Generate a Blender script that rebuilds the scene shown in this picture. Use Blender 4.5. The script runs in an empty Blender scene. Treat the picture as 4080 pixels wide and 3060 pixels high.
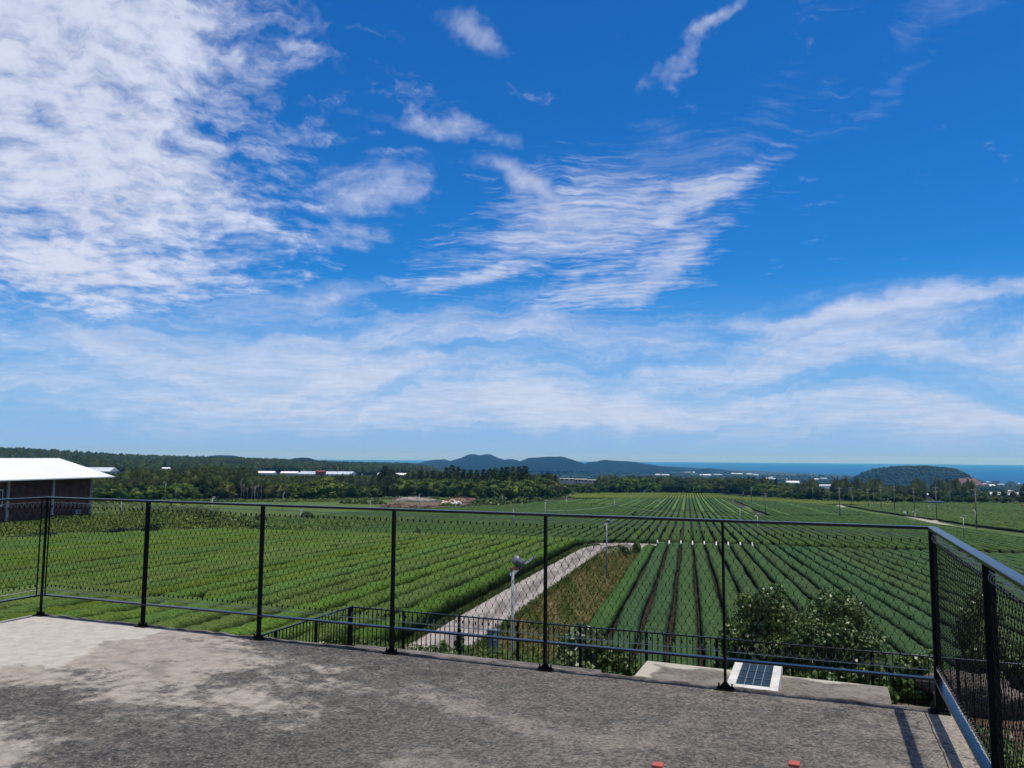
import bpy, math, random
import numpy as np
from mathutils import Matrix, Vector
random.seed(7); RNG = np.random.default_rng(7)
R = math.radians
SC = bpy.context.scene
COL = SC.collection

# ------------------------------------------------------------------ camera
FPX = 3150.0                      # focal length in pixels of the 4080-wide photograph
PITCH, ROLL = math.atan(290.0 / FPX), R(0.39)
cam_d = bpy.data.cameras.new('camera'); cam = bpy.data.objects.new('camera', cam_d); COL.objects.link(cam)
cam_d.sensor_width = 36.0; cam_d.lens = FPX / 4080.0 * 36.0
cam_d.clip_start = 0.05; cam_d.clip_end = 60000.0
cam.matrix_world = Matrix.Rotation(R(90) + PITCH, 4, 'X') @ Matrix.Rotation(ROLL, 4, 'Z')
SC.camera = cam

# ------------------------------------------------------------------ light
SUN_EL, SUN_AZ = R(78.5), R(111.5)          # azimuth clockwise from +Y
sdir = Vector((math.cos(SUN_EL) * math.sin(SUN_AZ), math.cos(SUN_EL) * math.cos(SUN_AZ), math.sin(SUN_EL)))
sun_d = bpy.data.lights.new('sun', 'SUN'); sun_d.energy = 5.0; sun_d.angle = R(0.55); sun_d.color = (1.0, 0.93, 0.82)
sun = bpy.data.objects.new('sun', sun_d); COL.objects.link(sun)
sun.rotation_euler = sdir.to_track_quat('Z', 'Y').to_euler(); sun.location = (0, 0, 50)

# ------------------------------------------------------------------ view
SC.view_settings.view_transform = 'Standard'; SC.view_settings.look = 'None'
SC.view_settings.exposure = 0.0; SC.view_settings.gamma = 1.0
SC.view_settings.use_curve_mapping = False
SC.render.engine = 'CYCLES'
SC.cycles.use_denoising = True
SC.cycles.max_bounces = 6; SC.cycles.diffuse_bounces = 3; SC.cycles.glossy_bounces = 2
SC.cycles.volume_bounces = 0; SC.cycles.transparent_max_bounces = 8
SC.cycles.sample_clamp_indirect = 4.0
SC.render.film_transparent = False

# ------------------------------------------------------------------ node helpers
class NT:
    def __init__(s, tree): s.t = tree; s.n = tree.nodes; s.l = tree.links
    def put(s, v, sock):
        if hasattr(v, 'is_output'): s.l.new(v, sock)
        elif v is not None:
            try: sock.default_value = v
            except Exception: sock.default_value = tuple(v) + (1.0,)
    def math(s, op, a, b=None, c=None, clamp=False):
        n = s.n.new('ShaderNodeMath'); n.operation = op; n.use_clamp = clamp
        for i, v in enumerate((a, b, c)):
            if v is not None: s.put(v, n.inputs[i])
        return n.outputs[0]
    def vmath(s, op, a, b=None):
        n = s.n.new('ShaderNodeVectorMath'); n.operation = op
        s.put(a, n.inputs[0])
        if b is not None:
            if op == 'SCALE': s.put(b, n.inputs['Scale'])
            else: s.put(b, n.inputs[1])
        return n.outputs['Value'] if op in ('LENGTH', 'DOT_PRODUCT') else n.outputs[0]
    def noise(s, vec, scale, detail=4, rough=0.55, dist=0.0, lac=2.0):
        n = s.n.new('ShaderNodeTexNoise'); s.put(vec, n.inputs['Vector'])
        n.inputs['Scale'].default_value = scale; n.inputs['Detail'].default_value = detail
        n.inputs['Roughness'].default_value = rough; n.inputs['Distortion'].default_value = dist
        n.inputs['Lacunarity'].default_value = lac
        return n.outputs[0]
    def step(s, v, a, b, lo=0.0, hi=1.0, kind='SMOOTHSTEP'):
        n = s.n.new('ShaderNodeMapRange'); n.interpolation_type = kind
        s.put(v, n.inputs['Value']); n.inputs['From Min'].default_value = a; n.inputs['From Max'].default_value = b
        n.inputs['To Min'].default_value = lo; n.inputs['To Max'].default_value = hi
        return n.outputs[0]
    def mix(s, f, a, b, mode='MIX'):
        n = s.n.new('ShaderNodeMix'); n.data_type = 'RGBA'; n.blend_type = mode
        s.put(f, n.inputs['Factor']); s.put(a, n.inputs['A']) if 0 else None
        ins = [i for i in n.inputs if i.type == 'RGBA']
        for v, k in ((a, ins[0]), (b, ins[1])):
            if hasattr(v, 'is_output'): s.l.new(v, k)
            else: k.default_value = tuple(v)[:3] + (1.0,)
        return [o for o in n.outputs if o.type == 'RGBA'][0]
    def sep(s, v):
        n = s.n.new('ShaderNodeSeparateXYZ'); s.put(v, n.inputs[0]); return n.outputs
    def comb(s, x, y, z):
        n = s.n.new('ShaderNodeCombineXYZ')
        for i, v in enumerate((x, y, z)): s.put(v, n.inputs[i])
        return n.outputs[0]
    def bump(s, h, strength=0.5, dist=0.02):
        n = s.n.new('ShaderNodeBump'); s.put(h, n.inputs['Height'])
        n.inputs['Strength'].default_value = strength; n.inputs['Distance'].default_value = dist
        return n.outputs[0]

def new_mat(name):
    m = bpy.data.materials.new(name); m.use_nodes = True
    nt = NT(m.node_tree); b = m.node_tree.nodes['Principled BSDF']
    return m, nt, b

def principled(name, col, rough=0.6, metal=0.0, spec=0.5, var=0.15, scale=3.0, bump=0.0, bscale=40.0, bdist=0.01, coords='Object'):
    """plain surface with noise-driven tone changes and fine relief"""
    m, nt, b = new_mat(name)
    tc = nt.n.new('ShaderNodeTexCoord').outputs[coords]
    n1 = nt.noise(tc, scale, 5)
    c = nt.mix(nt.step(n1, 0.3, 0.7), tuple(x * (1 - var) for x in col), tuple(min(1, x * (1 + var)) for x in col))
    nt.put(c, b.inputs['Base Color'])
    b.inputs['Roughness'].default_value = rough; b.inputs['Metallic'].default_value = metal
    b.inputs['Specular IOR Level'].default_value = spec
    if bump: nt.put(nt.bump(nt.noise(tc, bscale, 4), bump, bdist), b.inputs['Normal'])
    return m

def leaf_mat(name, a, bcol, scale=1.5, rough=0.5, spec=0.35, objcol=False, fine=0.0, fscale=20.0, bumpd=0.0, transl=0.25):
    """foliage: two greens by noise, optional per-object tint (object colour), a little light through the leaf"""
    m, nt, b = new_mat(name)
    geo = nt.n.new('ShaderNodeNewGeometry'); pos = geo.outputs['Position']
    n1 = nt.noise(pos, scale, 4)
    c = nt.mix(nt.step(n1, 0.35, 0.65), a, bcol)
    if fine:
        n2 = nt.noise(pos, fscale, 3, 0.6)
        dark = nt.step(n2, 0.3, 0.68, 1.0 - fine, 1.0 + fine * 0.75, 'LINEAR')
        c = nt.vmath('SCALE', c, dark)
    oi = nt.n.new('ShaderNodeObjectInfo')
    if objcol:
        c = nt.mix(1.0, c, oi.outputs['Color'], 'MULTIPLY')
    nt.put(c, b.inputs['Base Color'])
    b.inputs['Roughness'].default_value = rough; b.inputs['Specular IOR Level'].default_value = spec
    if bumpd: nt.put(nt.bump(nt.noise(pos, fscale, 3, 0.7), 0.8, bumpd), b.inputs['Normal'])
    if transl:
        tr = nt.n.new('ShaderNodeBsdfTranslucent'); nt.put(c, tr.inputs['Color'])
        mx = nt.n.new('ShaderNodeMixShader'); mx.inputs[0].default_value = transl
        nt.l.new(b.outputs[0], mx.inputs[1]); nt.l.new(tr.outputs[0], mx.inputs[2])
        nt.l.new(mx.outputs[0], nt.n['Material Output'].inputs['Surface'])
    return m

# ------------------------------------------------------------------ sky with clouds (by world direction)
def build_world():
    w = bpy.data.worlds.new('World'); SC.world = w; w.use_nodes = True
    nt = NT(w.node_tree); bg = nt.n['Background']
    sky = nt.n.new('ShaderNodeTexSky'); sky.sky_type = 'NISHITA'; sky.sun_disc = False
    sky.sun_elevation = SUN_EL; sky.sun_rotation = SUN_AZ
    sky.altitude = 100; sky.air_density = 1.0; sky.dust_density = 0.3; sky.ozone_density = 3.0
    hs = nt.n.new('ShaderNodeHueSaturation'); hs.inputs['Saturation'].default_value = 1.2; hs.inputs['Value'].default_value = 1.5
    hs.inputs['Hue'].default_value = 0.503
    nt.l.new(sky.outputs[0], hs.inputs['Color'])
    clear = nt.mix(1.0, hs.outputs[0], (0.13, 0.63, 0.99), 'MULTIPLY')
    d = nt.n.new('ShaderNodeTexCoord').outputs['Generated']
    x, y, z = nt.sep(d)
    az0 = nt.math('ARCTAN2', x, y); el0 = nt.math('ARCSINE', z)
    zz = nt.math('MAXIMUM', nt.math('ADD', z, 0.07), 0.04)
    plane = nt.comb(nt.math('DIVIDE', x, zz), nt.math('DIVIDE', y, zz), 0.0)     # a flat cloud deck overhead
    mul, add2, sub = (lambda a, b: nt.math('MULTIPLY', a, b)), (lambda a, b: nt.math('ADD', a, b)), (lambda a, b: nt.math('SUBTRACT', a, b))
    def cen(v, k=1.0): return mul(sub(v, 0.5), k)
    # ragged edges: the places of the masses are themselves disturbed
    wn = nt.n.new('ShaderNodeTexNoise'); wn.inputs['Scale'].default_value = 4.5; wn.inputs['Detail'].default_value = 5; wn.inputs['Roughness'].default_value = 0.6
    nt.put(d, wn.inputs['Vector'])
    wx, wy, wz = nt.sep(wn.outputs['Color'])
    az = add2(az0, cen(wx, 0.30)); el = add2(el0, cen(wy, 0.14))
    def blob(cx, cy, rx, ry, rot=0.0):
        a0, e0 = math.atan((cx - 2040) / FPX), math.atan((1820 - cy) / FPX)
        dx, dy = sub(az, a0), sub(el, e0); c, s = math.cos(rot), math.sin(rot)
        u = add2(mul(dx, c * FPX / rx), mul(dy, s * FPX / rx)); v = add2(mul(dx, -s * FPX / ry), mul(dy, c * FPX / ry))
        r2 = add2(mul(u, u), mul(v, v))
        return nt.math('POWER', 2.718, mul(r2, -0.8))
    def top(*v):
        o = v[0]
        for k in v[1:]: o = nt.math('MAXIMUM', o, k)
        return o
    pw = nt.vmath('ADD', plane, nt.vmath('SCALE', nt.vmath('SUBTRACT', wn.outputs['Color'], (0.5, 0.5, 0.5)), 1.1))
    fluff = nt.noise(pw, 2.2, 8, 0.62)
    mott = nt.noise(nt.vmath('ADD', plane, nt.vmath('SCALE', wn.outputs['Color'], 0.5)), 8.5, 4, 0.58)
    def mapped(v, rot, sc):
        m = nt.n.new('ShaderNodeMapping'); m.inputs['Rotation'].default_value = (0, 0, R(rot)); m.inputs['Scale'].default_value = sc; nt.put(v, m.inputs['Vector']); return m.outputs[0]
    ps = nt.vmath('ADD', plane, nt.vmath('SCALE', nt.vmath('SUBTRACT', wn.outputs['Color'], (0.5, 0.5, 0.5)), 0.45))
    streak = nt.noise(mapped(ps, -28, (0.7, 2.4, 1)), 1.6, 6, 0.62)
    ripple = nt.noise(mapped(ps, 38, (3.0, 9.0, 1)), 2.6, 3, 0.55)
    veil = nt.noise(nt.comb(mul(az, 2.0), mul(sub(el, mul(az, 0.10)), 13.0), 0.3), 1.7, 8, 0.63, 0.6)
    def cover(mask, tex, lo, hi, amt):      # where the mass is thin the texture breaks it up
        return mul(nt.step(add2(mask, tex), lo, hi), amt)
    big = top(blob(-200, 250, 980, 900), blob(150, 700, 760, 560), blob(250, 1150, 600, 190, 0.06), blob(430, 40, 560, 420))
    c_big = cover(big, add2(cen(fluff, 1.2), cen(mott, 1.45)), 0.22, 1.12, 0.96)
    low = top(blob(1020, 1270, 520, 110, 0.14), blob(2000, 1370, 1200, 150, 0.05), blob(1300, 1480, 1500, 190), blob(3500, 1420, 1300, 120, 0.09), blob(3500, 1290, 1000, 70, 0.16), blob(2000, 1630, 3000, 120))
    c_low = cover(low, add2(cen(veil, 2.0), cen(fluff, 0.6)), 0.32, 1.30, 0.78)
    fan = top(blob(2560, 1060, 560, 100, 0.46), blob(2350, 860, 600, 230, 0.22), blob(1900, 1080, 330, 60, 0.2), blob(2800, 760, 420, 90, 0.5))
    c_fan = cover(fan, add2(cen(streak, 1.4), cen(ripple, 1.1)), 0.38, 1.30, 0.80)
    core = top(blob(2620, 1030, 430, 85, 0.5), blob(2180, 700, 300, 60, -0.25), blob(2350, 830, 330, 80, 0.1), blob(2000, 1340, 330, 70, 0.2), blob(1150, 1230, 260, 60, 0.1))
    c_core = cover(core, cen(fluff, 1.0), 0.40, 1.35, 0.82)
    bits = top(blob(1400, 740, 330, 140, 0.3), blob(1330, 920, 260, 70, -0.05), blob(1860, 60, 260, 90, -0.25), blob(2760, 190, 230, 55, 0.7), blob(2960, 30, 200, 40, 0.5), blob(1700, 480, 480, 50, -0.12), blob(1620, 1120, 260, 45))
    c_bits = cover(bits, add2(cen(fluff, 1.1), cen(mott, 0.9)), 0.48, 1.45, 0.68)
    wisps = top(mul(blob(3950, 100, 420, 120, 0.5), 0.85), mul(blob(3450, 490, 520, 50, 0.4), 0.72), blob(2650, 640, 700, 160, 0.4))
    c_wisp = cover(wisps, add2(cen(ripple, 1.1), cen(streak, 0.8)), 0.50, 1.5, 0.26)
    # the same broken cloud goes on round the rest of the sky and overhead
    beyond = nt.math('MAXIMUM', nt.step(nt.math('ABSOLUTE', az0), 0.62, 0.95), nt.step(el0, 0.55, 0.80))
    c_rest = cover(mul(beyond, 0.56), add2(cen(fluff, 1.3), cen(mott, 0.8)), 0.30, 0.95, 0.9)
    dens = top(c_rest, c_big, c_low, c_fan, c_core, c_bits, c_wisp)
    dens = mul(dens, nt.step(el0, -0.01, 0.055))
    shade = nt.step(add2(cen(mott, 0.7), add2(0.5, cen(fluff, 0.9))), 0.15, 0.85, 0.80, 1.10, 'LINEAR')
    white = nt.vmath('SCALE', (8.0, 8.6, 10.5), shade)
    col = nt.mix(mul(nt.step(el0, 0.24, -0.02), 0.94), clear, (3.5, 5.6, 9.8))       # pale blue air low down
    col = nt.mix(dens, col, white)
    nt.put(col, bg.inputs['Color']); bg.inputs['Strength'].default_value = 0.085
    w.cycles.sampling_method = 'MANUAL'; w.cycles.sample_map_resolution = 1024
build_world()

# ------------------------------------------------------------------ geometry helpers
def mesh_np(name, V, F, smooth=False, mats=()):
    """V (n,3); F list of index arrays all with the same corner count, or an (m,k) array"""
    V = np.asarray(V, np.float32); F = np.asarray(F, np.int32)
    m = bpy.data.meshes.new(name); nv, (nf, k) = len(V), F.shape
    m.vertices.add(nv); m.vertices.foreach_set('co', V.ravel())
    m.loops.add(nf * k); m.loops.foreach_set('vertex_index', F.ravel())
    m.polygons.add(nf); m.polygons.foreach_set('loop_start', np.arange(0, nf * k, k, dtype=np.int32))
    m.polygons.foreach_set('loop_total', np.full(nf, k, np.int32))
    if smooth: m.polygons.foreach_set('use_smooth', np.ones(nf, bool))
    for mt in mats: m.materials.append(mt)
    m.update(calc_edges=True)
    return m

def link(name, mesh, parent=None, loc=None, rot=None, scale=None):
    o = bpy.data.objects.new(name, mesh); COL.objects.link(o)
    if parent is not None: o.parent = parent
    if loc is not None: o.location = loc
    if rot is not None: o.rotation_euler = rot
    if scale is not None: o.scale = scale
    return o

def tag(o, label=None, cat=None, group=None, kind=None):
    if label: o['label'] = label
    if cat: o['category'] = cat
    if group: o['group'] = group
    if kind: o['kind'] = kind
    return o

def empty(name, loc=(0, 0, 0), rz=0.0, scale=None):
    o = bpy.data.objects.new(name, None); COL.objects.link(o); o.location = loc; o.rotation_euler = (0, 0, rz)
    o.empty_display_size = 0.2
    if scale is not None: o.scale = (scale,) * 3
    return o

def kids(o): return [c for c in KID.get(o.name, [])]
KID = {}
def part(name, mesh, parent, **k):
    o = link(name, mesh, parent, **k); KID.setdefault(parent.name, []).append(o); return o
def copy_tree(o, parent=None):
    c = o.copy(); COL.objects.link(c)
    if parent is not None: c.parent = parent; KID.setdefault(parent.name, []).append(c)
    for ch in list(KID.get(o.name, [])): copy_tree(ch, c)
    return c

class MB:
    """collects boxes, tubes and prisms as quads/tris"""
    def __init__(s): s.v = []; s.f = []
    def add(s, V, F):
        o = len(s.v); s.v += [tuple(map(float, q)) for q in V]; s.f += [tuple(i + o for i in f) for f in F]; return s
    def box(s, a, b, M=None, bev=0.0):
        x0, y0, z0 = a; x1, y1, z1 = b
        V = [(x0, y0, z0), (x1, y0, z0), (x1, y1, z0), (x0, y1, z0), (x0, y0, z1), (x1, y0, z1), (x1, y1, z1), (x0, y1, z1)]
        if M is not None: V = [M @ Vector(q) for q in V]
        return s.add(V, [(3, 2, 1, 0), (4, 5, 6, 7), (0, 1, 5, 4), (1, 2, 6, 5), (2, 3, 7, 6), (3, 0, 4, 7)])
    def prism(s, poly, z0, z1):
        n = len(poly); V = [(x, y, z0) for x, y in poly] + [(x, y, z1) for x, y in poly]
        F = [tuple(range(n - 1, -1, -1)), tuple(range(n, 2 * n))] + [(i, (i + 1) % n, n + (i + 1) % n, n + i) for i in range(n)]
        return s.add(V, F)
    def tube(s, pts, rad, n=6, cap=True):
        pts = [Vector(q) for q in pts]; rad = rad if hasattr(rad, '__len__') else [rad] * len(pts)
        V = []; 
        for i, q in enumerate(pts):
            d = (pts[min(i + 1, len(pts) - 1)] - pts[max(i - 1, 0)]).normalized()
            a = d.orthogonal().normalized() if i == 0 else (a - d * a.dot(d)).normalized()
            b = d.cross(a)
            V += [q + (a * math.cos(2 * math.pi * k / n) + b * math.sin(2 * math.pi * k / n)) * rad[i] for k in range(n)]
        F = [(i * n + k, i * n + (k + 1) % n, (i + 1) * n + (k + 1) % n, (i + 1) * n + k) for i in range(len(pts) - 1) for k in range(n)]
        if cap: F += [tuple(range(n - 1, -1, -1)), tuple(range((len(pts) - 1) * n, len(pts) * n))]
        return s.add(V, F)
    def mesh(s, name, mat=None, smooth=False):
        m = bpy.data.meshes.new(name); m.from_pydata(s.v, [], s.f)
        if mat: m.materials.append(mat)
        if smooth: m.polygons.foreach_set('use_smooth', np.ones(len(m.polygons), bool))
        m.update(); return m

def bevel(o, w=0.004, seg=1):
    b = o.modifiers.new('bevel', 'BEVEL'); b.width = w; b.segments = seg; b.limit_method = 'ANGLE'; return o

def ordinal(n):
    return '%d%s' % (n, 'th' if 10 <= n % 100 <= 20 else {1: 'st', 2: 'nd', 3: 'rd'}.get(n % 10, 'th'))

# ------------------------------------------------------------------ the lie of the land
TH = R(12.5); CT, ST = math.cos(TH), math.sin(TH)      # the tea rows run 12.5 degrees right of straight ahead
A1 = R(110.97)
E1 = np.array([math.sin(A1), math.cos(A1)]); E2 = np.array([-math.cos(A1), math.sin(A1)])  # roof terrace axes
DECK = -1.65
def sm(v, a, b):
    u = np.clip((np.asarray(v, float) - a) / (b - a), 0, 1); return u * u * (3 - 2 * u)
def to_pt(x, y): return x * CT - y * ST, x * ST + y * CT
def from_pt(p, t): return p * CT + t * ST, -p * ST + t * CT
def from_e(a, b): return a * E1[0] + b * E2[0], a * E1[1] + b * E2[1]
def px_az(x): return math.atan((x - 2040) / FPX)

def coast(az):
    return np.interp(np.degrees(az), [-40, -2, 6, 10, 14, 18.6, 24, 30, 34, 60], [14000, 14000, 13500, 12500, 9500, 7400, 6200, 5200, 4600, 4200])
def z_far(D, az):
    dc = coast(az)
    z = np.interp(D, [0, 500, 600, 1000, 1500, 2600], [-20, -25, -27.5, -42, -58, -85])
    z = np.where(D > 2600, -85 - (34.5) * np.clip((D - 2600) / (dc - 2600), 0, 1.0), z)
    z = np.where(D > dc, -119.5 - np.clip((D - dc) / 60, 0, 1) * 10, z)
    deg = np.degrees(az)
    ridge = np.interp(deg, [-50, -40, -33, -28, -24.6, -20, -17.5, -14, -11.5, -6, -2], [17, 10, 1, -8, -14, -17, -19, -24, -28, -31, -40])
    zr = np.interp(D, [500, 1000, 1800, 2600, 4000, 9000, 14000], [0, .3, 1, .95, .8, 0.0, 0.0])
    wl = sm(deg, -1.0, -8.0)
    zl = np.where(D < 1800, -25 + (ridge + 25) * zr, ridge * zr - 115 * (1 - zr))
    return z * (1 - wl) + zl * wl
def gz(x, y):
    x = np.asarray(x, float); y = np.asarray(y, float)
    p, t = to_pt(x, y); a = x * E1[0] + y * E1[1]; b = x * E2[0] + y * E2[1]
    D = np.hypot(x, y); az = np.arctan2(x, y)
    z = -np.interp(t, [-400, 0, 300, 480, 700, 900], [6, 9.5, 19.7, 24.6, 29.0, 33.0])
    side = sm(p, -7.0, -9.2) * np.clip((134.0 - t) / 44.0, 0, 1)
    z = z + 2.3 * side
    pad = sm(p, -67.5, -76.0) * sm(t, 135, 108)
    z = z * (1 - pad) + (-8.3) * pad
    pat = sm(b, 25.0, 18.4) * sm(a, -16.5, -12.0)
    z = z * (1 - pat) + (-5.0) * pat
    w = sm(D, 560, 1000)
    z = z * (1 - w) + z_far(D, az) * w
    z = z + 0.10 * np.sin(x * .11 + 1) * np.sin(y * .083) * sm(D, 60, 140) * sm(D, 900, 400)
    return z
def g1(x, y): return float(gz(x, y))

_M = cam.matrix_world.to_3x3()
def ray(px, py):
    d = _M @ Vector(((px - 2040) / FPX, -(py - 1530) / FPX, -1.0))
    return d / d.y
def at(px, py, dmax=9000):
    """the point of the ground seen at a place of the photograph"""
    d = ray(px, py); s = np.geomspace(8, dmax, 6000)
    dz = s * d.z - gz(s * d.x, s)
    k = np.argmax(dz <= 0) if (dz <= 0).any() else len(s) - 1
    k = max(k, 1); u = dz[k - 1] / (dz[k - 1] - dz[k]) if dz[k - 1] != dz[k] else 0
    y = s[k - 1] + (s[k] - s[k - 1]) * u
    return Vector((d.x * y, y, g1(d.x * y, y)))
def at_depth(px, y):
    """ground point in the direction of column px at depth y"""
    x = ray(px, 1820).x * y; return Vector((x, y, g1(x, y)))
def height_to(px, py, P):
    """height above the ground point P of what is seen at row py over it"""
    return ray(px, py).z * P.y - P.z
def px_of_row(row, P):
    pass

# ------------------------------------------------------------------ materials
M = {}
M['black'] = principled('black_painted_steel', (0.0025, 0.0028, 0.0035), 0.45, 0.0, 0.12, 0.2, 6, 0.08, 60, 0.002)
M['rail'] = principled('dark_blue_painted_rail', (0.004, 0.005, 0.008), 0.24, 0.0, 0.55, 0.15, 5, 0.04, 80, 0.001)
M['steel'] = principled('stainless_wire', (0.34, 0.335, 0.30), 0.5, 0.0, 0.4, 0.1, 30)
M['wire'] = principled('black_wire', (0.004, 0.004, 0.004), 0.5, 0.0, 0.15, 0.2, 30)
M['greypole'] = principled('grey_galvanised_pole', (0.19, 0.205, 0.215), 0.55, 0.1, 0.5, 0.15, 4)
M['concretepole'] = principled('grey_concrete_pole', (0.11, 0.11, 0.10), 0.85, 0.0, 0.3, 0.2, 2)
M['motor'] = principled('grey_motor_housing', (0.15, 0.16, 0.175), 0.4, 0.3, 0.5, 0.25, 8)
M['blade'] = principled('pale_fan_blade', (0.50, 0.51, 0.50), 0.4, 0.0, 0.5, 0.08, 4)
M['rust'] = principled('rusty_bracket', (0.24, 0.09, 0.05), 0.8, 0.0, 0.3, 0.4, 20)
M['darkbox'] = principled('dark_box', (0.03, 0.03, 0.035), 0.5)
M['bark'] = principled('bark', (0.09, 0.072, 0.055), 0.9, 0, 0.2, 0.35, 4, 0.6, 12, 0.03)
M['deadwood'] = principled('pale_dead_trunk', (0.30, 0.27, 0.23), 0.9, 0, 0.2, 0.3, 3)
M['white'] = principled('white_paint', (0.62, 0.62, 0.60), 0.5, 0, 0.4, 0.06, 0.4)
M['roofwhite'] = principled('white_sheet_roof', (0.60, 0.61, 0.62), 0.5, 0, 0.4, 0.05, 0.15)
M['film'] = principled('greenhouse_film', (0.40, 0.45, 0.48), 0.35, 0, 0.5, 0.18, 0.08)
M['beige'] = principled('beige_render', (0.46, 0.42, 0.34), 0.8, 0, 0.3, 0.12, 0.2)
M['redroof'] = principled('red_roof', (0.22, 0.06, 0.045), 0.7, 0, 0.3, 0.2, 0.3)
M['darkglass'] = principled('dark_window', (0.02, 0.025, 0.03), 0.15, 0, 0.6, 0.1, 1)
M['brickred'] = principled('dark_red_brick', (0.085, 0.036, 0.030), 0.85, 0, 0.3, 0.35, 1.2, 0.5, 6, 0.02)
M['column'] = principled('grey_concrete_column', (0.30, 0.30, 0.30), 0.75, 0, 0.3, 0.15, 1.0)
M['orange'] = principled('orange_plastic', (0.36, 0.070, 0.040), 0.45, 0, 0.5, 0.12, 20)
M['bluegrey'] = principled('blue_grey_tube', (0.36, 0.42, 0.52), 0.35, 0.3, 0.5, 0.06, 10)
M['terracotta'] = principled('terracotta', (0.55, 0.20, 0.08), 0.8, 0, 0.3, 0.2, 4)
M['rock'] = principled('weathered_boulder', (0.085, 0.072, 0.062), 0.95, 0, 0.2, 0.45, 2.5, 0.9, 9, 0.08)
M['sand'] = principled('cream_bags', (0.52, 0.42, 0.30), 0.85, 0, 0.3, 0.3, 1)
M['branch'] = principled('cut_branches', (0.15, 0.10, 0.075), 0.95, 0, 0.2, 0.45, 0.7)
M['greybranch'] = principled('grey_cut_branches', (0.24, 0.21, 0.18), 0.95, 0, 0.2, 0.4, 0.7)

# ------------------------------------------------------------------ value noise for colouring the land
_perm = RNG.random((256, 256)).astype(np.float32)
def vnoise(x, y, s):
    x = np.asarray(x, float) / s; y = np.asarray(y, float) / s
    xi = np.floor(x).astype(int); yi = np.floor(y).astype(int); fx = x - xi; fy = y - yi
    fx = fx * fx * (3 - 2 * fx); fy = fy * fy * (3 - 2 * fy)
    g = lambda a, b: _perm[a & 255, b & 255]
    return (g(xi, yi) * (1 - fx) + g(xi + 1, yi) * fx) * (1 - fy) + (g(xi, yi + 1) * (1 - fx) + g(xi + 1, yi + 1) * fx) * fy
def fbm(x, y, s): return (vnoise(x, y, s) * .5 + vnoise(x + 31, y + 7, s / 2.1) * .28 + vnoise(x + 5, y + 77, s / 4.3) * .22)

# edges of the fields, in row coordinates (p across, t along)
def brk(p):   # dark cross path through the far field
    return np.interp(p, [-95, -68.5, 18.4, 24.8, 75, 120], [430, 385, 278, 268, 300, 330])
PATH_P = 68.5
TREE_B = ([0, 380, 640, 800, 1020, 1300, 1560, 1700, 1800, 1900, 2000, 2100, 2200, 2285, 2300, 2600, 2900, 3080, 3200, 3400, 3600, 4080],
          [2008, 2006, 2000, 1999, 1998, 1997, 1988, 1988, 1990, 1998, 2004, 1999, 1990, 1982, 1970, 1966, 1971, 1988, 1996, 2004, 2007, 2010])
tree_edge_az = []; tree_edge_D = []
for _x in range(-400, 4481, 60):
    _P = at(_x, float(np.interp(_x, *TREE_B))); tree_edge_az.append(math.atan2(_P.x, _P.y)); tree_edge_D.append(math.hypot(_P.x, _P.y))
def edgeD(az): return np.interp(az, tree_edge_az, tree_edge_D)
CLEAR = at(1700, 2008)

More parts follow.
